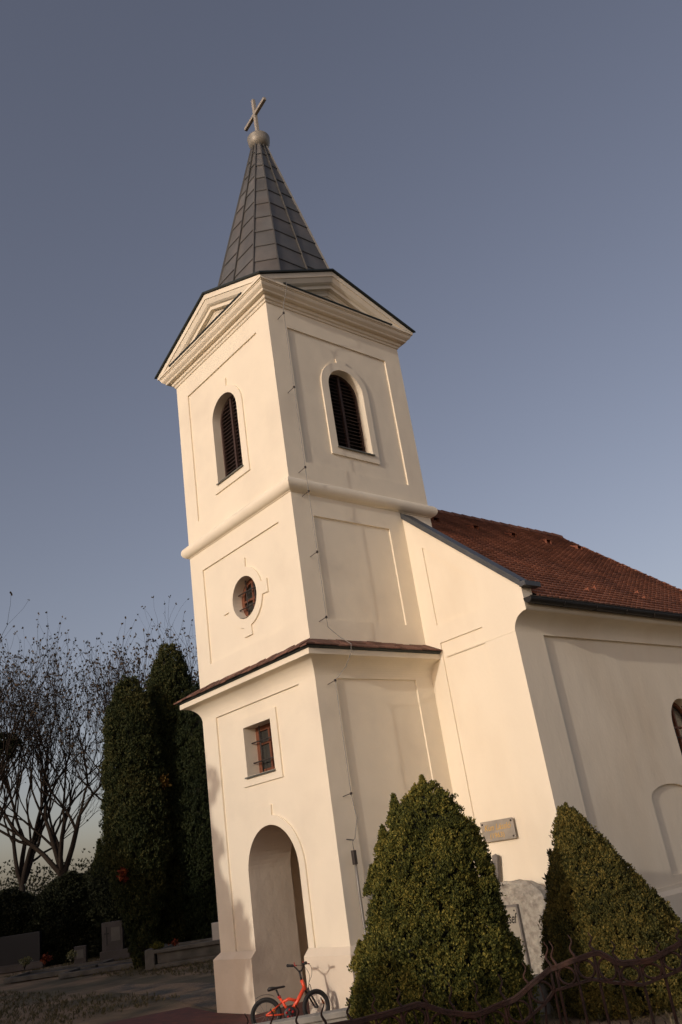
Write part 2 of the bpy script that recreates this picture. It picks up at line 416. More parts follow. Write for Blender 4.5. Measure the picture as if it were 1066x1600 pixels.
# --- gables (four), local frames centred on each tower face
AX, AY = -1.63, 1.63
ZE, ZA = 12.085, 12.925
frames = [((lambda s, e, z: (-1.75+s, -e, z)), .12), ((lambda s, e, z: (e, 1.75+s, z)), -.12),
          ((lambda s, e, z: (-1.75-s, 3.5+e, z)), -.12), ((lambda s, e, z: (-3.5-e, 1.75-s, z)), .12)]
prof = [(0,.292),(.115,.292),(.12,.272),(.135,.27),(.22,.235),(.25,.20),(.265,.165),(.335,.158),(.34,.075),(.375,.07),(.40,.05),(.455,.045),(.46,.02),(.50,.012),(.505,0)]
for fr, sa in frames:
    g = MB(); HL = 1.75+.30
    def tri(t, e):
        zl = ZA-.012-t; sl_ = (zl-ZE)/(ZA-.012-ZE)
        return [(sa-(HL+sa)*sl_, ZE), (sa, zl), (sa+(HL-sa)*sl_, ZE)]
    pr_ = []
    for t, e in prof:
        q = tri(t, e); pr_.append([fr(a, e, b) for a, b in q])
    for i in range(len(pr_)-1):
        a, b = pr_[i], pr_[i+1]
        g.add([a[0], a[1], b[1], b[0]], [(0,1,2,3)]); g.add([a[1], a[2], b[2], b[1]], [(0,1,2,3)])
    q = pr_[-1]; g.add(q, [(0,1,2)])
    gable = g.build('gable', M['plaster'], church)
    fl = MB()
    vs = [fr(-1.49, .0, ZE+.045), fr(1.40, .0, ZE+.045), fr(1.40, .315, ZE+.014), fr(-1.49, .315, ZE+.014)]
    vs += [fr(-1.49, .0, ZE+.025), fr(1.40, .0, ZE+.025), fr(1.40, .315, ZE-.012), fr(-1.49, .315, ZE-.012)]
    fl.add(vs, [(0,1,2,3),(4,7,6,5),(0,4,5,1),(1,5,6,2),(2,6,7,3),(3,7,4,0)])
    fl.build('flashing', M['dark_edge'], gable)
rf = MB()
OV = .34; th = .035
K = [Vector((OV,-OV,ZE)), Vector((OV,W+OV,ZE)), Vector((-W-OV,W+OV,ZE)), Vector((-W-OV,-OV,ZE))]
A = [Vector((OV,AY,ZA)), Vector((AX,W+OV,ZA)), Vector((-W-OV,AY,ZA)), Vector((AX,-OV,ZA))]
O = Vector((AX,AY,ZA))
for i in range(4):
    for a, b in ((K[i], A[i]), (A[i], K[(i+1) % 4])):
        u = Vector((0,0,th))
        rf.add([a, b, O, a+u, b+u, O+u], [(0,2,1),(3,4,5),(0,1,4,3)])
rf.build('belfry_roof', [M['dark_edge']], church)

# --- spire: irregular octagon, two sheets per wide face, one per narrow face
bx, by, bz = AX, AY, 12.45
tx, ty, tz = -1.56, 1.70, 18.02
a0, w0 = 1.37, .93
a1, w1 = .15, .085
def oct_(a, w_, cx, cy): return [(cx+x, cy+y) for x, y in ((w_,-a),(a,-w_),(a,w_),(w_,a),(-w_,a),(-a,w_),(-a,-w_),(-w_,-a))]
sp = MB(); seam = MB()
NR = 11
def sp_ring(t):
    return [Vector((x, y, bz+(tz-bz)*t)) for x, y in oct_(a0+(a1-a0)*t, w0+(w1-w0)*t, bx+(tx-bx)*t, by+(ty-by)*t)]
cen = lambda t: Vector((bx+(tx-bx)*t, by+(ty-by)*t, bz+(tz-bz)*t))
random.seed(2)
for k in range(8):
    wide = (k % 2 == 1)            # edges 1-2, 3-4 ... are the cardinal faces
    cols = 2 if wide else 1
    for c in range(cols):
        sh = random.uniform(-.012, .012)+(.045 if (wide and c) else 0)
        ts = [0]+[min(1, (r+1)/NR+sh) for r in range(NR-1)]+[1]
        for r in range(NR):
            t0, t1 = ts[r], ts[r+1]
            def P(t, f, lift):
                rg = sp_ring(t); p = rg[k].lerp(rg[(k+1) % 8], f)
                n_ = (p-cen(t)); n_.z = 0; n_.normalize()
                return p+n_*lift
            f0, f1 = c/cols, (c+1)/cols
            lf = .012
            vs = [P(t0, f0, lf), P(t0, f1, lf), P(t1, f1, 0), P(t1, f0, 0)]
            lo = [P(t0, f0, -.01), P(t0, f1, -.01)]
            sp.add(vs+lo, [(0,1,2,3),(4,5,1,0)])
            if r: seam.bar(P(t0, f0, lf+.002), P(t0, f1, lf+.002), .012, .02)
    for f in ([0, .5] if wide else [0]):
        pts = []
        for t in (0, 1):
            rg = sp_ring(t); p = rg[k].lerp(rg[(k+1) % 8], f); n_ = p-cen(t); n_.z = 0; n_.normalize(); pts.append(p+n_*.016)
        seam.bar(pts[0], pts[1], .024, .05, up=(pts[0]-cen(0)).normalized())
spire = sp.build('spire', M['zinc'], church)
seam.build('seam', M['zinc_seam'], spire)
BC = Vector((-1.55, 1.71, 18.235)); BR = .272
bl = MB()
bl.lathe([(.001, -BR)]+[(BR*math.cos(t), BR*math.sin(t)) for t in [(-85+k*10)*PI/180 for k in range(10)]]+[(BR*1.025, .06), (BR*1.03, .09), (BR*1.0, .105)]+
         [(BR*math.cos(t), BR*math.sin(t)) for t in [(25+k*8)*PI/180 for k in range(8)]]+[(.03, BR+.01), (.001, BR+.01)], 40, BC)
ball = bl.build('ball', M['ball'], spire)
nk = MB(); nk.lathe([(.185, 17.93), (.175, 17.98), (.15, 18.02), (.14, 18.08)], 24, (-1.56, 1.70, 0)); nk.build('collar', M['zinc_seam'], spire)
cr = MB()
cz = 19.17; th_ = R(-7); dx = Vector((math.cos(th_), math.sin(th_), 0)); dn = Vector((-dx.y, dx.x, 0))
def cbox(c, hx, hy, hz):
    mt = Matrix((dx, dn, Vector((0,0,1)))).transposed().to_4x4(); mt.translation = c
    cr.box((-hx, -hy, -hz), (hx, hy, hz), 0, mt)
cb = Vector((BC.x, BC.y, 0))
cbox(cb+Vector((0,0,18.49+.585)), .042, .04, .585)
cbox(cb+dx*.29+Vector((0,0,cz)), .245, .039, .043); cbox(cb-dx*.29+Vector((0,0,cz)), .245, .039, .043)
cr.build('cross', M['cross'], church, bevel=.006)

# --- belfry louvre windows, round window, square window
def louver_window(fr, c, hw, z0, zs, e):
    n = MB()
    sheet(n, fr, arch(c, hw, z0, zs, 24), [arch(c, hw-.045, z0+.045, zs, 24)], e+.03)
    rim(n, fr, arch(c, hw-.045, z0+.045, zs, 24), e+.03, e-.03)
    n.add([fr(c-.028, e+.045, z0+.03), fr(c+.028, e+.045, z0+.03), fr(c+.028, e+.045, zs+hw-.04), fr(c-.028, e+.045, zs+hw-.04),
           fr(c-.028, e-.02, z0+.03), fr(c+.028, e-.02, z0+.03), fr(c+.028, e-.02, zs+hw-.04), fr(c-.028, e-.02, zs+hw-.04)],
          [(0,1,2,3),(0,3,7,4),(1,5,6,2),(0,4,5,1)])
    win = n.build('belfry_window', M['louver'], church)
    l = MB(); zz = z0+.07
    while zz < zs+hw-.08:
        h = hw-.045 if zz < zs else math.sqrt(max(0, (hw-.045)**2-(zz-zs)**2))
        for a, b in ((c-h, c-.028), (c+.028, c+h)):
            if b-a > .03:
                vs = [fr(a, e+.02, zz), fr(b, e+.02, zz), fr(b, e-.05, zz+.05), fr(a, e-.05, zz+.05),
                      fr(a, e+.02, zz+.013), fr(b, e+.02, zz+.013), fr(b, e-.05, zz+.063), fr(a, e-.05, zz+.063)]
                l.add(vs, [(0,3,2,1),(4,5,6,7),(0,1,5,4),(2,3,7,6)])
        zz += .082
    l.build('louver', M['louver'], win)
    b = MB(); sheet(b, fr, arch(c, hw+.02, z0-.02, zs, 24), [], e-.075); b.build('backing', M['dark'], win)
    s = MB()
    vs = [fr(c-hw-.02, .035, z0-.03), fr(c+hw+.02, .035, z0-.03), fr(c+hw, e, z0+.02), fr(c-hw, e, z0+.02),
          fr(c-hw-.02, .035, z0-.008), fr(c+hw+.02, .035, z0-.008), fr(c+hw, e, z0+.035), fr(c-hw, e, z0+.035)]
    s.add(vs, [(0,3,2,1),(4,5,6,7),(0,1,5,4),(1,2,6,5),(3,0,4,7)]); s.build('sill', M['sill_metal'], win)
louver_window(F_front, -1.775, .447, 8.83, 10.19, -.22)
louver_window(F_side, 1.757, .447, 8.87, 10.24, -.22)

def pane_window(name, fr, outer, inner, e, bars, grille, zmin, c, hw):
    n = MB(); sheet(n, fr, outer, [inner], e); rim(n, fr, inner, e, e-.05)
    for a, b, wd in bars: 
        p, q = Vector(fr(a[0], e-.012, a[1])), Vector(fr(b[0], e-.012, b[1])); n.bar(p, q, wd, wd)
    win = n.build(name, M['wood_frame'], church)
    g = MB(); sheet(g, fr, inner, [], e-.035); g.build('pane', M['glass'], win)
    k = MB()
    for a, b, ee in grille: k.tube([fr(a[0], e+ee, a[1]), fr(b[0], e+ee, b[1])], .0125, 8)
    k.build('grille', M['iron'], win)
    return win
w_ = pane_window('square_window', F_front, rect(-2.18, -1.352, 3.2, 4.027), rect(-2.09, -1.44, 3.29, 3.94), -.26,
            [((-1.766, 3.29), (-1.766, 3.94), .05), ((-2.09, 3.72), (-1.44, 3.72), .035)],
            [((-1.95, 3.2), (-1.95, 4.02), .075), ((-1.58, 3.2), (-1.58, 4.02), .075), ((-2.18, 3.42), (-1.352, 3.42), .10), ((-2.18, 3.76), (-1.352, 3.76), .10)], 3.2, 0, 0)
s = MB()
s.add([F_front(-2.21,.04,3.165),F_front(-1.335,.04,3.165),F_front(-1.335,-.26,3.225),F_front(-2.21,-.26,3.225),
       F_front(-2.21,.04,3.19),F_front(-1.335,.04,3.19),F_front(-1.335,-.26,3.245),F_front(-2.21,-.26,3.245)],
      [(0,3,2,1),(4,5,6,7),(0,1,5,4),(1,2,6,5),(3,0,4,7)])
s.build('sill', M['sill_metal'], w_)
w_ = pane_window('round_window', F_front, circle(OC, OZ, .40), circle(OC, OZ, .31), -.21,
            [((OC, OZ-.31), (OC, OZ+.31), .045), ((OC-.31, OZ), (OC+.31, OZ), .04)],
            [((OC-.12, OZ-.385), (OC-.12, OZ+.385), .06), ((OC+.14, OZ-.37), (OC+.14, OZ+.37), .06), ((OC-.38, OZ-.14), (OC+.38, OZ-.14), .08), ((OC-.38, OZ+.15), (OC+.38, OZ+.15), .08)], 0, 0, 0)
s = MB()
pts = [(OC+.392*math.cos(t), OZ+.392*math.sin(t)) for t in [(-120+60*k/8)*PI/180 for k in range(9)]]
s.add([F_front(a, .02, b) for a, b in pts]+[F_front(a, -.2, b+.012) for a, b in pts], [(i, i+1, 9+i+1, 9+i) for i in range(8)]); s.build('sill', M['sill_metal'], w_)

# ------------------------------------------------------------------ nave
nv = MB()
OVN = .312; NEND = 11.0
cv = [(NX+OVN*(1-math.cos(t)), 4.705+.285*math.sin(t)) for t in [PI/2*k/14 for k in range(15)]]
LX = -W-NX
rake = lambda x: 5.40+(7.575-5.40)*(NX+OVN-x)/(NX+OVN)
gab_r = [(0.0005,-.6),(NX,-.6)]+cv+[(NX+OVN,5.40),(0.0005,rake(0))]
up_p = [(.355,5.31),(1.445,5.31),(1.445,5.82),(.355,6.835)]
lo_p = [(.357,.52),(1.375,.52),(1.375,4.98),(.357,4.98)]
sheet(nv, F_nfront, gab_r, [up_p, lo_p], 0)
for l in (up_p, lo_p): rim(nv, F_nfront, l, 0, -.028); sheet(nv, F_nfront, l, [], -.028)
mir = [(-W-a, b) for a, b in gab_r]
sheet(nv, F_nfront, mir, [], 0)
# faint horizontal render joint on the gable
for x0, x1 in ((.44, 1.374), (1.376, NX)):
    nv.add([F_nfront(x0,.0,4.70),F_nfront(x1,.0,4.70),F_nfront(x1,.006,4.722),F_nfront(x0,.006,4.722),F_nfront(x1,.0,4.724),F_nfront(x0,.0,4.724)], [(0,1,2,3),(3,2,4,5)])
# side wall with sunk bay, window and blind niche
bay = rect(3.43, NEND-.8, .49, 4.68)
aw = arch(7.42, .52, 1.95, 3.10, 24)
nic = arch(6.17, .68, .62, 1.86, 20, rise=.22)
sheet(nv, F_nside, rect(NY, NEND, -.6, 4.706), [bay], 0); rim(nv, F_nside, bay, 0, -.052)
sheet(nv, F_nside, bay, [aw, nic], -.052); rim(nv, F_nside, aw, -.052, -.30); rim(nv, F_nside, nic, -.052, -.10); sheet(nv, F_nside, nic, [], -.10)
# cove and eaves band
vs = []
pp = cv+[(NX+OVN, 5.10)]
for a, b in pp: vs += [(a, NY, b), (a, NEND, b)]
nv.add(vs, [(2*i, 2*i+1, 2*i+3, 2*i+2) for i in range(len(pp)-1)], 0, True)
# left wall and apse walls
nv.add([(LX,NY,-.6),(LX,NEND,-.6),(LX,NEND,5.1),(LX,NY,5.1)], [(0,3,2,1)])
nv.add([(NX,NEND,-.6),(.3,NEND+2.2,-.6),(-3.8,NEND+2.2,-.6),(LX,NEND,-.6),(NX,NEND,5.1),(.3,NEND+2.2,5.1),(-3.8,NEND+2.2,5.1),(LX,NEND,5.1)], [(0,1,5,4),(1,2,6,5),(2,3,7,6)])
# gable parapet thickness
PT = .26
gx = [(NX+OVN,5.10),(NX+OVN,5.40),(0,rake(0)),(0,6.9),]
nv.add([(a, NY, b) for a, b in gx]+[(a, NY+PT, b) for a, b in gx], [(0,1,5,4),(1,2,6,5),(4,5,6,7)])
nv.build('nave_wall', M['nave_plaster'], church)
np_ = MB()
np_.add([(NX+.1,NY-.1,-.6),(NX+.1,NEND,-.6),(NX+.1,NEND,.375),(NX+.1,NY-.1,.375)], [(0,1,2,3)])
np_.add([(NX+.1,NY-.1,.375),(NX+.1,NEND,.375),(NX-.05,NEND,.47),(NX-.05,NY,.47)], [(0,1,2,3)])
np_.add([(.1,NY-.1,-.6),(NX+.1,NY-.1,-.6),(NX+.1,NY-.1,.375),(.1,NY-.1,.375)], [(0,1,2,3)])
np_.add([(.1,NY-.1,.375),(NX+.1,NY-.1,.375),(NX,NY+.03,.47),(0,NY+.03,.47)], [(0,1,2,3)])
np_.build('nave_plinth', M['nave_plaster'], church)
w_ = pane_window('arched_window', F_nside, arch(7.42, .53, 1.94, 3.10, 24), arch(7.42, .45, 2.02, 3.10, 24), -.27,
            [((7.42, 2.0), (7.42, 3.54), .05), ((6.97, 3.1), (7.87, 3.1), .04), ((6.97, 2.6), (7.87, 2.6), .03)],
            [((7.15, 1.95), (7.15, 3.5), .08), ((7.69, 1.95), (7.69, 3.5), .08), ((6.9, 2.4), (7.94, 2.4), .1), ((6.9, 2.9), (7.94, 2.9), .1)], 0, 0, 0)

# verge: sheet-metal capping on the gable parapet
vg = MB()
def cap(xa, xb):
    for sgn in (1,):
        a = (xa, rake(xa)); b = (xb, rake(xb))
        y0, y1 = NY-.045, NY+PT+.03
        vs = [(a[0],y0,a[1]-.005),(b[0],y0,b[1]-.005),(b[0],y0,b[1]+.115),(a[0],y0,a[1]+.115),
              (a[0],y1,a[1]-.005),(b[0],y1,b[1]-.005),(b[0],y1,b[1]+.09),(a[0],y1,a[1]+.09)]
        vg.add(vs, [(0,1,2,3),(4,7,6,5),(3,2,6,7),(0,4,5,1),(0,3,7,4),(1,5,6,2)])
cap(.002, NX+OVN+.03)
xe = NX+OVN+.03
vg.box((xe-.02, NY-.06, rake(xe)-.005), (xe+.11, NY+PT+.1, rake(xe)+.075))
vg.build('verge_flashing', M['sheet'], church)

# tiled roof, every tile laid
RZ = lambda x: 8.90-.885*(x+1.75)
SL = math.hypot(1, .885)
rt = MB(); random.seed(11)
XE = NX+OVN+.06
HY0, HY1 = 10.55, 10.95           # ridge end, eaves corner
tl = .158; nrow = int((XE+1.75)*SL/tl)+1
nrm = Vector((.885, 0, 1)).normalized(); dwn = Vector((1, 0, -.885)).normalized()
for r in range(nrow):
    d1 = (XE+1.75)*SL-r*tl; d0 = d1-tl-.05
    yend = HY0+(HY1-HY0)*(d1/((XE+1.75)*SL))
    y = NY+PT+.01+(.085 if r % 2 else 0)-.085
    while y < yend:
        wd = .17
        p1 = Vector((-1.75, 0, 8.90))+dwn*d1; p0 = Vector((-1.75, 0, 8.90))+dwn*max(d0, 0)
        j = random.uniform(-.003, .003); l1 = .05+random.uniform(-.004, .005); l0 = .004
        ya, yb = max(y+.0015, NY+PT), min(y+wd-.0015, yend)
        if yb-ya > .02:
            ym = (ya+yb)/2; q = p1+dwn*(.012+j)
            A_ = [Vector((p1.x, ya, p1.z))+nrm*l1, Vector((q.x, ya+.04, q.z))+nrm*l1, Vector((q.x, yb-.04, q.z))+nrm*l1, Vector((p1.x, yb, p1.z))+nrm*l1, Vector((p0.x, yb, p0.z))+nrm*l0, Vector((p0.x, ya, p0.z))+nrm*l0]
            B_ = [v-nrm*.036 for v in A_]
            rt.add(A_+B_, [(0,1,2,3,4,5),(0,6,7,1),(1,7,8,2),(2,8,9,3)])
        y += wd
# base boarding, left slope and apse hips
C1 = Vector((XE, NY+PT, RZ(XE)-.02)); C2 = Vector((XE, HY1, RZ(XE)-.02)); Rg0 = Vector((-1.75, NY+.05, 8.88)); Rg1 = Vector((-1.75, HY0, 8.88))
mx = lambda v: Vector((-3.5-v.x, v.y, v.z))
e1 = Vector((.55, HY1+2.0, RZ(XE)-.02))
rt.add([C1, C2, Rg1, Rg0], [(0,1,2,3)], 1); rt.add([mx(C1), mx(C2), Rg1, Rg0], [(0,3,2,1)], 0)
rt.add([C2, e1, Rg1], [(0,1,2)], 0); rt.add([e1, mx(e1), Rg1], [(0,1,2)], 0); rt.add([mx(e1), mx(C2), Rg1], [(0,1,2)], 0)
nave_roof = rt.build('nave_roof', [M['tile'], M['dark']], church)
rg = MB()
y = 3.4
while y < HY0:
    y2 = min(y+.36, HY0+.05); n = 8
    va = [(-1.75+.115*math.cos(PI*k/n), y, 8.86+.13*math.sin(PI*k/n)) for k in range(n+1)]
    vb = [(-1.75+.10*math.cos(PI*k/n), y2+.04, 8.855+.115*math.sin(PI*k/n)) for k in range(n+1)]
    rg.add(va+vb, [(k, k+1, n+1+k+1, n+1+k) for k in range(n)]+[tuple(range(n+1))]); y = y2
for k in range(14):
    a = Rg1.lerp(C2, k/14); b = Rg1.lerp(C2, (k+1.12)/14)
    rg.tube([a+Vector((0,0,-.03)), b+Vector((0,0,-.04))], [.09, .075], 10, caps=True, smooth=False)
rg.build('ridge_tile', M['tile'], nave_roof)
for x, y in ((-.95,4.6),(-.95,5.9),(-.95,7.25),(-.95,8.6),(-.95,9.9)):
    v = MB(); p = Vector((x, y, RZ(x)+.03)); 
    v.add([p+Vector((-.05,-.11,.06)), p+Vector((-.05,.11,.06)), p+Vector((.16,.09,-.02)), p+Vector((.16,-.09,-.02)), p+Vector((.16,-.09,-.12)), p+Vector((.16,.09,-.12)), p+Vector((-.1,-.11,.0)), p+Vector((-.1,.11,.0))],
          [(0,3,2,1),(0,6,4,3),(1,2,5,7),(0,1,7,6)])
    v.build('vent_tile', M['tile_new'], nave_roof)
for x, y in ((1.95,5.35),(1.80,5.85),(1.72,7.55),(1.95,7.35),(1.95,9.3),(1.8,9.2)):
    v = MB(); p = Vector((x, y, RZ(x)+.03)); v.box(p+Vector((-.012,-.035,0)), p+Vector((.012,.035,.09))); v.box(p+Vector((-.10,-.012,.05)), p+Vector((-.012,.012,.085)))
    v.build('snow_guard', M['tile_new'], nave_roof)

# gutter
gu = MB(); gxc, gzc, gr = NX+OVN+.085, 5.155, .078
n = 12; GY0, GY1 = NY-.02, 11.9
arc = [(gxc+gr*math.cos(PI+PI*k/n), gzc+gr*math.sin(PI+PI*k/n)) for k in range(n+1)]
arc = [(gxc-gr, gzc+.02)]+arc+[(gxc+gr, gzc+.02)]
vs = [(a, GY0, b) for a, b in arc]+[(a, GY1, b) for a, b in arc]; q = len(arc)
gu.add(vs, [(k, k+1, q+k+1, q+k) for k in range(q-1)], 0, True)
gu.add([(a, GY0-.001, b) for a, b in arc], [tuple(range(q))])
gu.tube([(gxc+gr, GY0, gzc+.02), (gxc+gr, GY1, gzc+.02)], .011, 6)
gutter = gu.build('gutter', M['gutter'], church)
for k in range(9):
    b = MB(); y = 3.6+.95*k
    pts = [(gxc+(gr+.005)*math.cos(PI+PI*j/8), y, gzc+(gr+.005)*math.sin(PI+PI*j/8)) for j in range(9)]
    b.tube(pts, .005, 5); b.build('gutter_bracket', M['gutter'], gutter)

# ------------------------------------------------------------------ lightning conductor
lc = MB(); LX_ = .20; yy = .242
zs_b = [11.42, 9.76, 8.10, 7.63, 6.49, 5.335, 4.28, 2.54]
pts = [(-.30,.55,12.75),(.10,.42,12.28),(.34,.30,12.10),(.345,.28,11.95),(LX_+.02, yy, 11.6)]+[(LX_, yy+.004*math.sin(z*3), z+.02) for z in zs_b[:6]]+[(LX_-.03,.27,5.2),(LX_+.03,.44,5.02),(.40,.52,4.86),(.39,.50,4.72),(.33,.40,4.5),(LX_,yy,4.30),(LX_,yy,3.4),(LX_,yy,2.54),(LX_+.01,.28,2.2),(.17,.22,1.92),(.12,.20,1.88),(.14,.20,1.72)]
lc.tube(pts, .0065, 6)
conductor = lc.build('lightning_conductor', M['steel'], church)
for z in zs_b:
    b = MB(); b.tube([(-.02, yy, z), (LX_, yy, z+.02)], .006, 6); b.lathe([(.001,-.018),(.02,-.018),(.02,.018),(.001,.018)], 10, (LX_, yy, z+.02))
    b.build('wall_bracket', M['iron'], conductor)
b = MB(); b.box((.09,.17,1.56),(.15,.23,1.76)); b.build('test_clamp', M['iron'], conductor, bevel=.006)
b = MB(); b.tube([(.11,.215,1.62),(.105,.215,1.2),(.115,.215,.55),(.17,.215,.42),(.17,.215,-.4)], .022, 10); b.build('cover_pipe', M['steel'], conductor)
b = MB(); b.tube([(-.02,.2,1.93),(.15,.2,1.9)], .008, 6); b.build('wall_bracket', M['iron'], conductor)

# ------------------------------------------------------------------ writing helper
def text_mesh(name, body, size, ext, m, parent, mw, font_shear=0.0, width=None):
    c = bpy.data.curves.new(name, 'FONT'); c.body = body; c.size = size; c.extrude = ext; c.align_x = 'CENTER'; c.shear = font_shear
    c.offset = size*.008
    t = bpy.data.objects.new('tmp', c); COL.objects.link(t)
    dg = bpy.context.evaluated_depsgraph_get(); me = bpy.data.meshes.new_from_object(t.evaluated_get(dg))
    bpy.data.objects.remove(t)
    if width:
        xs = [v.co.x for v in me.vertices]; k = width/(max(xs)-min(xs))
        for v in me.vertices: v.co.x *= k
    me.transform(mw); me.materials.clear()
    return link(name, me, m, parent)
def wallmat(x, y, z): return Matrix.Translation((x, y, z)) @ Matrix.Rotation(R(90), 4, 'X')

# wall plaque
pq = thing('wall_plaque', 'small grey stone plaque with gold lettering screwed to the sunlit church wall', 'plaque', (.862, NY, 1.737))
b = MB(); b.box((-.348,-.045,-.157),(.348,-.031,.157)); b.box((-.33,-.031,-.14),(.33,-.0,.14)); b.build('slab', M['plaque'], pq, bevel=.004)
for sx in (-.305,.305):
    for sz in (-.115,.115):
        b = MB(); b.lathe([(.001,.0),(.016,.0),(.014,.01),(.001,.014)], 12, (sx,-.045,sz), mtx=Matrix.Rotation(R(90),4,'X')); b.build('screw', M['iron'], pq)
text_mesh('lettering', 'Kun László', .13, .0015, M['gold'], pq, wallmat(0,-.047,.01), .25, .56)
text_mesh('lettering', '(1963)', .105, .0015, M['gold'], pq, wallmat(-.03,-.047,-.105), .1, .30)

# memorial stone
ms = thing('memorial_stone', 'rough hewn grey memorial stone with an inscribed plate, between the two cone bushes', 'memorial stone', (1.3, 2.3, -.4))
random.seed(5)
top = [(-.42,.0),(-.42,.9),(-.41,1.17),(-.40,1.33),(-.36,1.385),(-.24,1.40),(-.12,1.385),(.02,1.395),(.12,1.38),(.24,1.375),(.33,1.34),(.42,1.28),(.49,1.215),(.54,1.12),(.60,.95),(.62,.6),(.66,.0)]
b = MB()
def rough(pts, y, ins):
    cx = .1; out = []
    for x, z in pts: out.append((cx+(x-cx)*(1-ins)+random.uniform(-.008,.008), y+random.uniform(-.012,.012), z*(1-ins*.4)+random.uniform(-.01,.01)))
    return out
rows = [rough(top,-.10,.05), rough(top,-.07,.0), rough(top,.08,.0), rough(top,.12,.05)]
q = len(top); vs = [p for r_ in rows for p in r_]
fs = [(i*q+k, i*q+k+1, (i+1)*q+k+1, (i+1)*q+k) for i in range(3) for k in range(q-1)]
b.add(vs, fs); b.add([rows[0][k] for k in range(q)], [tuple(range(q))[::-1]]); b.add([rows[3][k] for k in range(q)], [tuple(range(q))])
so_ = b.build('stone', M['stone'], ms)
b = MB()
b.box((-.38,-.135,.22),(.03,-.115,1.045)); plate = b.build('plate', M['plate'], ms)
b = MB()
b.box((-.41,-.15,1.046),(.062,-.10,1.078)); b.box((.032,-.15,.18),(.062,-.10,1.045)); b.box((-.41,-.15,.18),(-.381,-.10,1.045)); b.box((-.38,-.15,.18),(.031,-.10,.219))
b.build('frame', M['post'], plate)
text_mesh('lettering', 'József', .20, .002, M['black_letter'], plate, wallmat(-.17,-.138,.83), .35, .36)
for p in ((-.02,1.0),(-.35,1.0),(-.20,1.26)):
    d = MB(); d.lathe([(.001,0),(.012,0),(.010,.01),(.001,.012)], 10, (p[0],-.135,p[1]), mtx=Matrix.Rotation(R(90),4,'X')); d.build('screw', M['iron'], plate)

# grave post standing left of the memorial stone
b = MB(); b.box((-.055,-.035,0),(.055,.035,1.80)); b.add([(-.05,-.035,1.80),(.05,-.035,1.80),(.05,.035,1.80),(-.05,.035,1.80),(0,0,1.83)], [(0,1,4),(1,2,4),(2,3,4),(3,0,4)])
o = b.build('grave_post', M['post'], None); o.location = (.385, 2.63, -.4); o.rotation_euler = (0, R(11), 0)
tag(o, 'slim dark grey square post against the wall just left of the rough memorial stone', 'post')

# ------------------------------------------------------------------ ground
def terrain():
    b = MB(); N = 60
    import math as m_
    xs = []
    for i in range(-N, N+1):
        t = i/N; xs.append(m_.copysign(abs(t)**2.6*1500+abs(t)*18, t))
    vs = []
    for y in xs:
        for x in xs:
            d = m_.hypot(x+1.5, y-1)
            h = .05*m_.sin(x*.35)*m_.cos(y*.3)*min(1, max(0, (d-16)/8))
            vs.append((x, y, -.42+h-.02*(d > 30)))
    n = 2*N+1
    b.add(vs, [(j*n+i, j*n+i+1, (j+1)*n+i+1, (j+1)*n+i) for j in range(n-1) for i in range(n-1)], 0, True)
    return b
M['ground'] = mat('ground', (.27, .18, .10), .98, var=.35, vscale=1.4, bump=1.0, bscale=14, bdist=.04, color2=(.12, .095, .05), c2scale=.6, c2lo=.4, c2hi=.6, detail=9)
tag(terrain().build('ground', M['ground']), 'bare trodden grass ground around the church', None, kind='structure')
def brick_mat():
    m = mat('brick_paving', (.16, .05, .035), .9, var=.25, vscale=3, bump=.4, bscale=30)
    n = m.node_tree; bs = n.nodes['Principled BSDF']
    tc = n.nodes.new('ShaderNodeTexCoord'); br = n.nodes.new('ShaderNodeTexBrick')
    br.inputs['Color1'].default_value = (.17,.05,.034,1); br.inputs['Color2'].default_value = (.11,.038,.028,1); br.inputs['Mortar'].default_value = (.05,.04,.032,1)
    br.inputs['Scale'].default_value = 1; br.inputs['Brick Width'].default_value = .22; br.inputs['Row Height'].default_value = .11; br.inputs['Mortar Size'].default_value = .006
    n.links.new(tc.outputs['Object'], br.inputs['Vector']); n.links.new(br.outputs['Color'], bs.inputs['Base Color'])
    return m
b = MB()
b.add([(-6.6,-3.2,-.385),(1.5,-3.2,-.385),(1.5,.0,-.385),(.1,.0,-.385),(.1,-.1,-.385),(-.95,-.1,-.385),(-.95,2.3,-.385),(-2.48,2.3,-.385),(-2.48,-.1,-.385),(-3.6,-.1,-.385),(-5.1,.2,-.385)],
      [tuple(range(11))])
tag(b.build('paving', brick_mat()), 'red brick paving before the church door', None, kind='structure')
# gravel walk on the left
M['gravel'] = mat('gravel', (.31, .21, .12), .98, var=.4, vscale=25, bump=1, bscale=40, bdist=.03, color2=(.10, .09, .07), c2scale=1.2)
b = MB(); P_ = [(-12,1.5),(-9,1.25),(-6.6,.8),(-5.3,.45),(-3.72,.1),(-3.72,1.6),(-6,2.3),(-8.5,2.5),(-12,2.3)]
b.add([(x, y, -.414) for x, y in P_], [tuple(range(len(P_)))])
tag(b.build('gravel_path', M['gravel']), 'pale gravel walk in the churchyard', None, kind='structure')

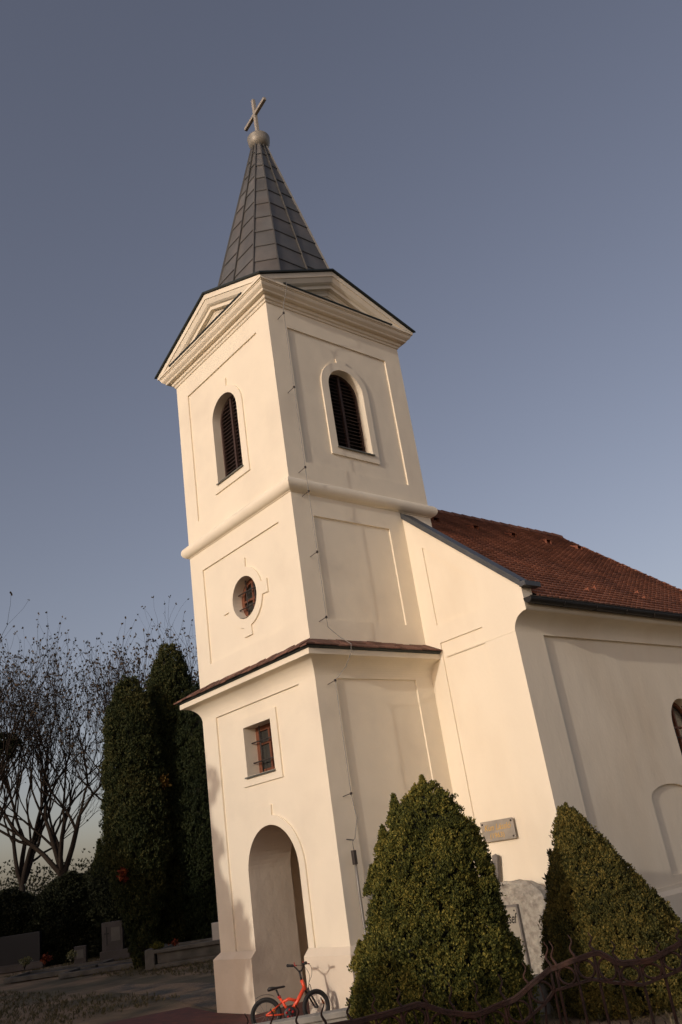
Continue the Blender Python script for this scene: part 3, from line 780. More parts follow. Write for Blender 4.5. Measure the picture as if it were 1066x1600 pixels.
# ------------------------------------------------------------------ foliage machinery
def blades(name, P, D, L, Wd, m, parent=None, per=6, spread=.6, seed=0, curl=.0, extra=None):
    """P,D: clump centres and directions (Nx3). Each clump = `per` narrow leaf blades fanned round D."""
    rg_ = np.random.default_rng(seed); N = len(P)
    Lr = (np.asarray(L)*np.ones(N))[:, None].repeat(per, 1)*rg_.uniform(.6, 1.25, (N, per))
    dirs = D[:, None, :]+rg_.normal(0, spread, (N, per, 3)); dirs /= np.linalg.norm(dirs, axis=2, keepdims=True)
    base = P[:, None, :]+rg_.normal(0, .18, (N, per, 3))*Lr[..., None]
    rnd = rg_.normal(0, 1, (N, per, 3)); side = np.cross(dirs, rnd); side /= np.linalg.norm(side, axis=2, keepdims=True)+1e-9
    wv = side*(Lr*Wd)[..., None]
    tip = base+dirs*Lr[..., None]; mid = base+dirs*(Lr*.55)[..., None]
    V = np.stack([base, mid+wv, tip, mid-wv], 2).reshape(-1, 3)
    nf = N*per
    me = bpy.data.meshes.new(name); me.vertices.add(nf*4); me.loops.add(nf*4); me.polygons.add(nf)
    me.vertices.foreach_set('co', V.astype(np.float32).ravel())
    me.loops.foreach_set('vertex_index', np.arange(nf*4, dtype=np.int32))
    me.polygons.foreach_set('loop_start', np.arange(0, nf*4, 4, dtype=np.int32)); me.polygons.foreach_set('loop_total', np.full(nf, 4, dtype=np.int32))
    me.update(calc_edges=True); me.validate()
    return link(name, me, m, parent)

def cone_bush(root, prof, lean, n, L, m, seed, tops=(), per=8, lump=.10, core=True, vert=.75, lumps=60, wd=.16, dep=.05, tuft=0, ts=1):
    """prof: [(z, r)] silhouette; clumps fill the outer shell; small side tops stick out"""
    rg_ = np.random.default_rng(seed)
    zs = np.array([p[0] for p in prof]); rs = np.array([p[1] for p in prof]); H = zs[-1]
    zz = np.linspace(0, H, 200); rr = np.interp(zz, zs, rs)+.04; cdf = np.cumsum(rr); cdf /= cdf[-1]
    z = np.interp(rg_.uniform(0, 1, n), cdf, zz); az = rg_.uniform(0, 2*PI, n)
    if tuft:
        nc = n//tuft; z = np.interp(rg_.uniform(0, 1, nc), cdf, zz).repeat(tuft); az = rg_.uniform(0, 2*PI, nc).repeat(tuft); tj = rg_.normal(0, .022*ts**.7, nc).repeat(tuft); n = nc*tuft
    # lumpy surface from random bumps
    lz = np.interp(rg_.uniform(0, 1, lumps), cdf, zz); la = rg_.uniform(0, 2*PI, lumps); ls = rg_.uniform(.5, 1.2, lumps)
    r0 = np.interp(z, zs, rs)
    bump = np.zeros(n)
    for a, b, c in zip(lz, la, ls):
        d2 = ((z-a)/(.20*c*H/2.7))**2+(((az-b+PI) % (2*PI)-PI)*r0/(.17*c*H/2.7))**2
        bump = np.maximum(bump, np.exp(-d2))
    rad = r0-lump*.55*np.minimum(1, r0/.4)+lump*bump*np.minimum(1, .3+r0/.6)
    depth = np.abs(rg_.normal(0, dep, n)); rad = np.maximum(.01, rad-depth*(.15 if tuft else 1))
    if tuft: rad = np.maximum(.01, rad+tj)
    P = np.stack([lean[0]*z/H+rad*np.cos(az), lean[1]*z/H+rad*np.sin(az), z], 1)
    D = np.stack([np.cos(az)*(1-vert), np.sin(az)*(1-vert), np.full(n, vert)], 1)+rg_.normal(0, .15, (n, 3))
    if tuft:
        up = rg_.uniform(-1, 1, n); P = P+ts*np.stack([rg_.normal(0, .011, n)*(1.6-up), rg_.normal(0, .011, n)*(1.6-up), up*.034+.01], 1)
    Ps, Ds = [P], [D]
    for tx_, ty_, tz_, hh, r_ in tops:
        k = int(n*.012); t = rg_.uniform(0, 1, k)**.8; a2 = rg_.uniform(0, 2*PI, k); rr2 = r_*(1-t)*rg_.uniform(.5, 1, k)
        Ps.append(np.stack([tx_+rr2*np.cos(a2), ty_+rr2*np.sin(a2), tz_+t*hh], 1)); Ds.append(np.stack([np.cos(a2)*.2, np.sin(a2)*.2, np.ones(k)], 1))
    P = np.concatenate(Ps); D = np.concatenate(Ds)
    o = blades('foliage', P, D, L, wd, m, root, per, .42, seed)
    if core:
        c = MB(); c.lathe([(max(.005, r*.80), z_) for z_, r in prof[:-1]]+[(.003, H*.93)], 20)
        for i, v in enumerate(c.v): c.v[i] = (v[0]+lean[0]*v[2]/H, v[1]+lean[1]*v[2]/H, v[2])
        c.build('inner_core', M['dark_core'], root)  # solid dark core added inside the foliage to block see-through, not real branches
    t = MB(); t.tube([(0,0,0),(lean[0]*.5,lean[1]*.5,H*.5)], [.07*max(1, H/3), .03*max(1, H/3)], 8); t.build('trunk', M['bark'], root)
    return o
M['dark_core'] = mat('dark_core', (.018, .02, .008), .95, var=.4, vscale=12, bump=1, bscale=30, bdist=.05)

G = 'clipped cone bushes by the church'
r_ = thing('conifer_bush', 'broad cone of dense green dwarf spruce with twin tops, nearest the tower', 'bush', (2.98,-1.34,-.4), group=G)
cone_bush(r_, [(0,.90),(.3,.93),(.6,.90),(.9,.81),(1.1,.72),(1.3,.67),(1.6,.65),(1.9,.58),(2.15,.47),(2.4,.31),(2.58,.17),(2.70,.05)], (.17,.21), 64000, .030, M['spruce'], 21,
          tops=[(-.04,-.12,2.28,.36,.16),(-.20,-.22,2.02,.30,.16),(.27,.29,2.28,.26,.14),(.16,.19,2.50,.30,.13),(-.33,-.36,1.62,.3,.16),(.42,.44,1.45,.26,.16),(.55,.57,.85,.3,.2),(-.50,-.54,.9,.28,.18)], per=6, lump=.15, wd=.24, lumps=300, tuft=8)
r_ = thing('conifer_bush', 'cone of dark green dwarf spruce with a shaded left flank, beside the nave', 'bush', (3.58,1.36,-.4), group=G)
cone_bush(r_, [(0,.90),(.3,.91),(.7,.78),(1.0,.66),(1.4,.47),(1.8,.27),(2.05,.14),(2.24,.03)], (-.22,-.21), 58000, .030, M['spruce_dry'], 33,
          tops=[(-.21,-.2,2.05,.24,.07)], per=6, lump=.10, wd=.24, lumps=320, tuft=8)
r_ = thing('juniper', 'thin spiky dark juniper squeezed between the memorial stone and the right cone bush', 'shrub', (3.11,1.05,-.4))
cone_bush(r_, [(0,.30),(.6,.30),(1.2,.25),(1.6,.16),(1.85,.08),(1.98,.03)], (.10,.12), 3600, .06, M['juniper'], 8,
          tops=[(.08,.1,1.85,.24,.035),(-.05,-.02,1.5,.25,.045),(-.12,-.1,1.2,.25,.05),(-.15,-.12,.7,.3,.06),(-.18,-.14,.25,.3,.07)], per=6, lump=.12, core=False, vert=.6)

# ------------------------------------------------------------------ columnar thujas on the left
def thuja(label, loc, prof, lean, n, L, m, seed, clear=0., **k):
    r_ = thing('thuja_tree', label, 'tree', loc, group='columnar thujas behind the tower')
    zc = clear
    pr2 = [(z, r*.80) for z, r in prof]
    cone_bush(r_, pr2, lean, n, L, m, seed, per=6, lump=.46, vert=.82, lumps=420, wd=.18, dep=.14, tuft=7, ts=2.4, **k)
    t = MB(); t.tube([(0,0,-.05),(.03,.02,.6),(.0,.05,1.6),(lean[0]*.3,lean[1]*.3,3.5)], [.26,.2,.17,.12], 10); t.build('trunk', M['bark'], r_)
    return r_
thuja('dark thuja with rounded top and bared trunk foot, leftmost of the thuja row', (-15.30,4.55,-.4), [(0,.10),(.9,.22),(1.6,.50),(2.3,.74),(3.2,.95),(4.5,.90),(5.8,.84),(7.0,.72),(7.7,.52),(8.2,.30),(8.62,.05)], (-.06,-.06), 34000, .085, M['thuja'], 41, tops=[(-.35,-.35,6.4,1.0,.28),(.35,.4,6.9,.9,.28),(-.55,-.6,4.6,1.0,.3),(.5,.55,5.2,1.0,.3),(-.1,-.1,7.6,1.0,.3),(-.8,-.9,2.6,1.1,.35)])
thuja('tallest thuja with slender rounded head rising above its left neighbour', (-16.0,6.0,-.4), [(0,.3),(1.6,.75),(3.2,1.1),(5,1.05),(6.5,.85),(7.8,.74),(8.7,.58),(9.4,.34),(9.95,.06)], (.3,.3), 40000, .085, M['thuja'], 42, tops=[(-.3,-.35,7.4,1.0,.3),(.75,.8,7.0,1.1,.3),(.1,.1,8.8,.9,.3),(-.5,-.6,5.6,1.2,.35)])
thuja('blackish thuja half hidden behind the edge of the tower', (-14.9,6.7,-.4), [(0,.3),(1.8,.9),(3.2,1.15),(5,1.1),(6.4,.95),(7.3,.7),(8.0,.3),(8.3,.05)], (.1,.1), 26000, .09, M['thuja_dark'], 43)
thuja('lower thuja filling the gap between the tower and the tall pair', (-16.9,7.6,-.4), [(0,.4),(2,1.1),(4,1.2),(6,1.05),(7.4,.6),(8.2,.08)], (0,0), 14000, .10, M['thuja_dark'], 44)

# ------------------------------------------------------------------ bare trees
def bare_tree(label, loc, H, seed, lean=(0,0), m_=None, bud=True, spreadk=.55, n0=5):
    rnd = random.Random(seed)
    root = thing('bare_tree', label, 'tree', loc, group='leafless trees against the sky')
    b = MB(); bp, bd = [], []
    tr = MB()
    def grow(p, d, L, r, lvl, mb):
        pts = [p.copy()]; rr = [r]; steps = 4 if lvl < 3 else 3
        for i in range(steps):
            d = (d+Vector((rnd.gauss(0,.15), rnd.gauss(0,.15), rnd.gauss(.05,.06)))).normalized()
            p = p+d*(L/steps); pts.append(p.copy()); rr.append(r*(1-.28*(i+1)/steps))
        mb.tube(pts, rr, 6 if lvl < 2 else (4 if lvl < 4 else 3), caps=False)
        if lvl >= 6 or rr[-1] < .0035:
            bp.append(p.copy()); bd.append(d.copy())
            return
        kids = n0 if lvl == 0 else (3 if lvl < 4 else rnd.choice((2,3)))
        for k in range(kids):
            a = rnd.uniform(0, 2*PI); s = (spreadk*.8 if lvl else spreadk*.85)*rnd.uniform(.45, 1.1)
            ax = d.orthogonal().normalized(); ax.rotate(Matrix.Rotation(a, 3, d))
            nd = (d+ax*s+Vector((0,0,.16))).normalized()
            st_ = pts[-1] if (k < 2 or lvl == 0) else pts[rnd.choice((-2,-3))]
            grow(st_.copy(), nd, L*rnd.uniform(.70,.92), rr[-1]*rnd.uniform(.62,.86), lvl+1, b)
            if lvl >= 4 and rnd.random() < .3: bp.append(st_.copy()); bd.append(nd.copy())
    grow(Vector((0,0,0)), Vector((lean[0],lean[1],1)).normalized(), H*.205, H*.0125, 0, tr)
    tr.build('trunk', M['bark'], root); b.build('crown', m_ or M['twig'], root)
    if bud and bp:
        P = np.array([tuple(v) for v in bp]); D = np.array([tuple(v) for v in bd])
        blades('buds', P, D, .12, .34, M['bud'], root, 3, .5, seed)
    return root
bare_tree('tall budding tree, its crown reaching highest, directly behind the thujas', (-28.0,9.4,-.6), 17.0, 3, (.03,.03), M['twig_dark'], True, .5)
bare_tree('leaning leafless tree with a thick brown trunk at the left of the thujas', (-29.4,8.0,-.6), 18.5, 12, (-.06,-.08), M['twig'], True, .55)
bare_tree('leafless tree with dark clumps in its branches, leftmost in view', (-30.8,5.6,-.6), 17.5, 23, (-.05,-.05), M['twig_dark'], True, .55)
bare_tree('leafless tree with fine upright twigs filling the gap at the far left', (-31.6,7.0,-.6), 17.5, 58, (.02,0), M['twig_dark'], True, .6)
bare_tree('budding tree whose branch tips show between thuja and tower', (-26.0,12.4,-.6), 16.3, 77, (0,.02), M['twig_dark'], True, .5)

# ------------------------------------------------------------------ dark shrubs in the churchyard
def shrub(name, label, loc, prof, n, L, m, seed, lean=(0,0), cat='shrub', group=None, tops=(), core=True):
    r_ = thing(name, label, cat, loc, group=group)
    cone_bush(r_, prof, lean, n, L, m, seed, per=6, lump=.3, vert=.45, lumps=50, wd=.28, tops=tops, core=core)
    return r_
GS = 'dark evergreen shrubs behind the graves'
shrub('evergreen_shrub', 'dark evergreen shrub at the far left edge under the leafless tree', (-27.6,4.9,-.4), [(0,1.6),(1,1.8),(2,1.5),(2.6,.9),(2.9,.1)], 12000, .12, M['shrub'], 51, group=GS)
shrub('evergreen_shrub', 'broad blackish shrub behind the dark gravestone', (-26.0,6.9,-.4), [(0,1.7),(1.2,1.9),(2.2,1.6),(2.9,.9),(3.2,.1)], 13000, .12, M['shrub'], 52, group=GS)
shrub('evergreen_shrub', 'tall blackish shrub directly left of the thujas, behind the pale gravestone', (-24.6,8.4,-.4), [(0,1.6),(1.5,1.8),(2.8,1.4),(3.6,.8),(4.0,.1)], 13000, .12, M['shrub'], 53, group=GS)
shrub('evergreen_shrub', 'low dark shrub between the thuja trunks', (-21.0,9.6,-.4), [(0,2.4),(1,2.5),(2.0,1.8),(2.6,.6),(2.7,.1)], 14000, .12, M['shrub'], 54, group=GS)
shrub('evergreen_shrub', 'dark shrub closing the view left of the tower foot', (-18.9,11.2,-.4), [(0,2.4),(1.2,2.4),(2.4,1.8),(3.2,.9),(3.4,.1)], 14000, .12, M['shrub'], 55, group=GS)
b = MB()
tag(blades('wood', *(lambda rg_: (np.stack([-44+rg_.uniform(-16,10,50000)*1.0, 16+rg_.uniform(-30,26,50000), rg_.uniform(-.5,4.6,50000)*rg_.uniform(.4,1,50000)], 1), rg_.normal(0,1,(50000,3))+np.array([0,0,.6])))(np.random.default_rng(9)), .14, .35, M['shrub'], None, 4, .6, 3),
    'far dark belt of shrubs and trees beyond the churchyard', 'far trees', kind='stuff')
# creeper with red leaves, yellow tuft
rgn = np.random.default_rng(6)
def leafball(name, label, c, r, n, L, m, cat):
    P = rgn.normal(0, 1, (n, 3)); P /= np.linalg.norm(P, axis=1, keepdims=True); P = P*rgn.uniform(.3,1,(n,1))*np.array(r)+np.array([0,0,r[2]])
    root = thing(name, label, cat, c)
    t = MB()
    for k in range(5):
        a = k*1.26; t.tube([(0,0,-.1),(r[0]*.4*math.cos(a), r[1]*.4*math.sin(a), r[2]), (r[0]*.7*math.cos(a), r[1]*.7*math.sin(a), r[2]*1.7)], [.012,.009,.004], 4)
    t.build('stem', M['twig'], root)
    blades('leaves', P, P-np.array([0,0,r[2]]), L, .4, m, root, 3, .8, n)
leafball('red_creeper', 'patch of bright red leaves climbing the leftmost thuja', (-14.75,3.75,2.0), (.12,.14,.20), 110, .07, M['red_leaf'], 'creeper')
leafball('red_shrub', 'small shrub with red leaves behind the thuja trunks', (-19.3,9.2,1.05), (.6,.7,.22), 150, .11, M['red_leaf'], 'shrub')
leafball('red_shrub', 'small red-leaved shrub close to the tower edge', (-17.9,10.6,.95), (.35,.4,.3), 90, .11, M['red_leaf'], 'shrub')
leafball('yellow_leaf_cluster', 'yellow withered spray hanging on the tallest thuja', (-14.5,5.1,4.55), (.14,.16,.22), 70, .1, M['yellow_leaf'], 'withered spray')

def clump(label, c, r, sd_):
    rg_ = np.random.default_rng(sd_); P = rg_.normal(0, 1, (420, 3)); P /= np.linalg.norm(P, axis=1, keepdims=True); D = P.copy(); P = P*rg_.uniform(.2, 1, (420, 1))*r
    root = thing('mistletoe', label, 'mistletoe', c)
    t = MB()
    for k in range(6):
        a = k*1.05; t.tube([(0,0,0),(r*.5*math.cos(a), r*.5*math.sin(a), r*.3*math.sin(k*2)),(r*.8*math.cos(a), r*.8*math.sin(a), r*.5*math.sin(k*2))], [.03,.02,.01], 4)
    t.build('stem', M['twig_dark'], root); blades('leaves', P, D, .16, .3, M['shrub'], root, 4, .6, sd_)
clump('dark ball of mistletoe high in the leftmost leafless tree', (-31.3,6.1,9.0), .62, 201)
# ------------------------------------------------------------------ graves
def gb(mb, a, b, m=0): mb.box(a, b, m)
HD = math.atan2(.73, .68)      # graves face the walk
def place(o, loc, rz): o.location = loc; o.rotation_euler = (0,0,rz)
t = thing('grave_surround', 'long weathered concrete grave surround with a recessed side, left of the tower foot', 'grave', (-13.90,4.18,-.4), R(48))
b = MB(); b.box((0,0,0),(3.2,1.6,.12)); b.box((.06,.06,.12),(3.14,1.54,.40)); b.build('wall', M['old_concrete'], t, bevel=.02)
b = MB(); b.box((-.02,-.02,.40),(3.22,.2,.50)); b.box((-.02,1.42,.40),(3.22,1.62,.50)); b.box((-.02,.2,.40),(.2,1.42,.50)); b.box((3.0,.2,.40),(3.22,1.42,.50)); b.build('coping', M['old_concrete'], t, bevel=.015)
b = MB(); b.box((-.28,-.02,0),(.0,1.62,.53)); b.build('end_block', M['old_concrete'], t, bevel=.03)
b = MB(); b.box((.35,.045,.17),(3.0,.058,.36)); b.build('side_panel', M['old_concrete'], t)
shrub('grave_plant', 'green moss cushion on the end block of the grave surround', (-14.0,4.35,.12), [(0,.22),(.05,.24),(.12,.1),(.14,.02)], 350, .05, M['spruce'], 61, cat='plant', core=False)
leafball('grave_flowers', 'little red flowers on the grave surround', (-13.75,4.75,.10), (.16,.16,.09), 40, .05, M['red_leaf'], 'flowers')
t = thing('gravestone', 'white marble gravestone seen just beside the tower edge', 'gravestone', (-13.2,6.1,-.4), R(48))
b = MB(); b.box((-.35,-.1,0),(.35,.1,.93)); b.build('stone', M['white_stone'], t, bevel=.01)
b = MB(); b.box((-.45,-.22,-.05),(.45,.22,.12)); b.build('base', M['old_concrete'], t, bevel=.02)
t = thing('gravestone', 'brown granite gravestone with a pale inscription plate and thin cross', 'gravestone', (-20.9,6.25,-.4), R(46))
b = MB(); b.box((-.38,-.1,.32),(.38,.1,1.25)); st_ = b.build('stone', M['granite'], t, bevel=.012)
b = MB(); b.box((-.45,-.16,0),(.62,.16,.32)); b.build('base', M['granite'], t, bevel=.015)
b = MB(); b.box((-.03,-.12,.62),(.30,-.102,1.06)); b.build('plate', M['pale_stone'], st_)
b = MB(); b.box((-.21,-.12,.50),(-.18,-.102,1.10)); b.box((-.28,-.121,.86),(-.11,-.103,.90)); b.build('cross', M['black_granite'], st_)
t = thing('gravestone', 'small low grey gravestone left of the brown one', 'gravestone', (-22.2,5.6,-.4), R(46))
b = MB(); b.box((-.22,-.08,.0),(.22,.08,.60)); b.build('stone', M['granite'], t, bevel=.012)
b = MB(); b.box((-.12,-.095,.2),(.14,-.081,.48)); b.build('plate', M['pale_stone'], t)
t = thing('gravestone', 'wide polished black gravestone at the far left', 'gravestone', (-25.4,4.6,-.4), R(46))
b = MB(); b.box((-.8,-.1,.25),(.8,.1,1.25)); b.build('stone', M['black_granite'], t, bevel=.012)
b = MB(); b.box((-.95,-.2,0),(.95,.2,.25)); b.build('base', M['granite'], t, bevel=.012)
for i, (lx, y_) in enumerate(((-19.9,3.9),(-17.2,4.6))):
    t = thing('grave_slab', ['low concrete grave border in front of the brown gravestone', 'low stone grave border beside the thuja trunk'][i], 'grave', (lx,y_,-.4), R(46))
    b = MB(); b.box((-1.5,-.9,0),(1.5,-.78,.14)); b.box((-1.5,.78,0),(1.5,.9,.14)); b.box((-1.5,-.78,0),(-1.38,.78,.14)); b.box((1.38,-.78,0),(1.5,.78,.14)); b.build('border', M['old_concrete'], t, bevel=.01)
    b = MB(); b.box((-1.38,-.78,0),(1.38,.78,.07)); b.build('slab', M['granite'], t)
for i, (x, y_, z_, m_, lb) in enumerate(((-21.2,3.2,-.05,M['flower_pale'],'pale yellow bouquet standing left of the black gravestone'),(-20.4,4.5,-.1,M['flower_pale'],'white flowers in a vase before the small gravestone'),(-19.6,3.3,0,M['red_leaf'],'small orange and green bouquet at the foot of the black gravestone'))):
    leafball('bouquet', lb, (x,y_,z_), (.2,.2,.14), 60, .08, m_, 'flowers')

# ------------------------------------------------------------------ churchyard foreground: low wall, fence
t = thing('low_wall', 'pale grey concrete fence footing in front of the bicycle', 'low wall', (.852,-1.798,-.4), math.atan2(.619,.438))
b = MB(); b.box((-4.2,-.16,-.1),(3.2,.0,.33)); b.build('wall', M['concrete'], t)
b = MB(); b.box((-4.2,-.2,.33),(3.2,.0,.40)); b.build('coping', M['concrete'], t, bevel=.012)

def poly_z(pts, s):
    for (a, za), (b_, zb) in zip(pts, pts[1:]):
        if a <= s <= b_:
            u = (s-a)/(b_-a); u = u*u*(3-2*u)*.35+u*.65
            return za+(zb-za)*u
    return pts[-1][1] if s > pts[-1][0] else pts[0][1]
def fence_panel(name, label, cat, origin, d, L, top, bot, tips, spacing, phase=0, dog=None, base=-.42):
    """origin at s=0; top/bot rails as (s, z) polylines"""
    root = thing(name, label, cat, (0,0,0), group='wrought iron fence along the churchyard')
    d = Vector((d[0], d[1], 0)).normalized(); n_ = Vector((-d.y, d.x, 0))
    P = lambda s, z, off=0: Vector((origin[0], origin[1], 0))+d*s+n_*off+Vector((0,0,z))
    N = int(L/.04)
    tr = MB(); tp = [P(L*i/N, poly_z(top, L*i/N)) for i in range(N+1)]
    for a, b_ in zip(tp, tp[1:]): tr.bar(a, b_+(b_-a)*.08, .034, .016)
    for a in range(1): tr.tube([p+Vector((0,0,.012)) for p in tp], .010, 6)
    tr.build('top_rail', M['rust_iron'], root)
    br_ = MB(); bq = [P(L*i/N, poly_z(bot, L*i/N)) for i in range(N+1)]
    for a, b_ in zip(bq, bq[1:]): br_.bar(a, b_+(b_-a)*.08, .034, .014)
    br_.build('lower_rail', M['rust_iron'], root)
    b2 = MB(); b2.bar(P(0, base+.12), P(L, base+.12), .034, .014); b2.build('bottom_rail', M['rust_iron'], root)
    s = phase; k = 0
    while s < L:
        b = MB(); zt = poly_z(top, s); zb = poly_z(bot, s); ztip = poly_z(tips, s)
        b.tube([P(s, base+.1), P(s, zb), P(s, zt)], .0085, 6)
        hh = ztip-zt; q = []; rr = []
        for i in range(13):
            u = i/12; amp = .011*math.sin(u*PI*3.1+(.3 if k % 2 else .5))*(1 if u < .95 else .6)
            q.append(P(s+amp, zt+hh*u)); rr.append(.0085*(1-.78*u)+.001)
        b.tube(q, rr, 6); b.build('bar', M['rust_iron'], root)
        # ring between this bar and the next
        if s+spacing < L:
            cs = s+spacing/2; zm = (poly_z(top, cs)+poly_z(bot, cs))/2; hr = (poly_z(top, cs)-poly_z(bot, cs))/2-.010
            c = MB(); c.tube([P(cs+(spacing/2-.012)*math.cos(2*PI*j/24), zm+hr*math.sin(2*PI*j/24)) for j in range(24)], .0075, 6, closed=True); c.build('ring', M['rust_iron'], root)
            # dog bar
            c = MB(); zd = (dog if dog else 0)+poly_z(bot, cs)
            q = []; rr = []
            for i in range(15):
                u = i/14; amp = .010*math.sin(u*PI*3.3)*(u > .35)
                q.append(P(cs+amp, base+.12+(zd-base-.12)*(.55+.45*u), .02)); rr.append(.007*(1-.7*max(0, (u-.5)*2))+.001)
            q.insert(0, P(cs, base+.12, .02)); rr.insert(0, .007)
            c.tube(q, rr, 6); c.build('dog_bar', M['rust_iron'], root)
        s += spacing; k += 1
    return root
# left leaf (runs from near x=5.6 up to the junction at (6.83,-4.07))
dB = Vector((6.83-5.84, -4.07+5.16)); LB = 1.9
sj = lambda x: (x-(6.83-LB*dB.normalized().x))/dB.normalized().x
oB = (6.83-LB*dB.normalized().x, -4.07-LB*dB.normalized().y)
topB = [(0,.72),(sj(5.84),.74),(sj(6.04),.745),(sj(6.15),.76),(sj(6.29),.785),(sj(6.41),.715),(sj(6.5),.685),(sj(6.66),.73),(sj(6.78),.82),(LB,.86)]
botB = [(s_, z_-.13) for s_, z_ in topB[:-2]]+[(sj(6.78),.69),(LB,.755)]
tipB = [(0,.88),(sj(5.85),.885),(sj(5.96),.915),(sj(6.06),.85),(sj(6.16),.91),(sj(6.26),.88),(sj(6.38),.89),(sj(6.48),.86),(sj(6.68),.885),(sj(6.77),.95),(LB,1.01)]
fence_panel('iron_fence', 'wavy topped rusty iron fence panel before the left cone bush', 'fence', oB, dB, LB, topB, botB, tipB, .152, phase=LB-.152*12-.03+.03, dog=.13)
dA = Vector((7.82-6.83, -3.85+4.07)); LA = 1.6; kx = dA.normalized().x
sa_ = lambda x: (x-6.83)/kx
topA = [(0,.86),(sa_(6.99),.90),(sa_(7.13),.93),(sa_(7.24),.865),(sa_(7.41),.87),(sa_(7.57),.93),(sa_(7.63),.96),(sa_(7.82),1.01),(LA,1.15)]
botA = [(0,.755),(sa_(7.07),.80),(sa_(7.2),.775),(sa_(7.34),.76),(sa_(7.49),.80),(sa_(7.59),.83),(sa_(7.78),.88),(LA,1.02)]
tipA = [(0,1.01),(sa_(7.0),1.04),(sa_(7.11),1.04),(sa_(7.23),.985),(sa_(7.34),.955),(sa_(7.43),.96),(sa_(7.54),.99),(sa_(7.64),1.06),(sa_(7.75),1.10),(LA,1.28)]
fence_panel('iron_fence', 'rising rusty iron fence panel before the right cone bush', 'fence', (6.845,-4.066), dA, LA, topA, botA, tipA, .128, phase=.02, dog=-.2)

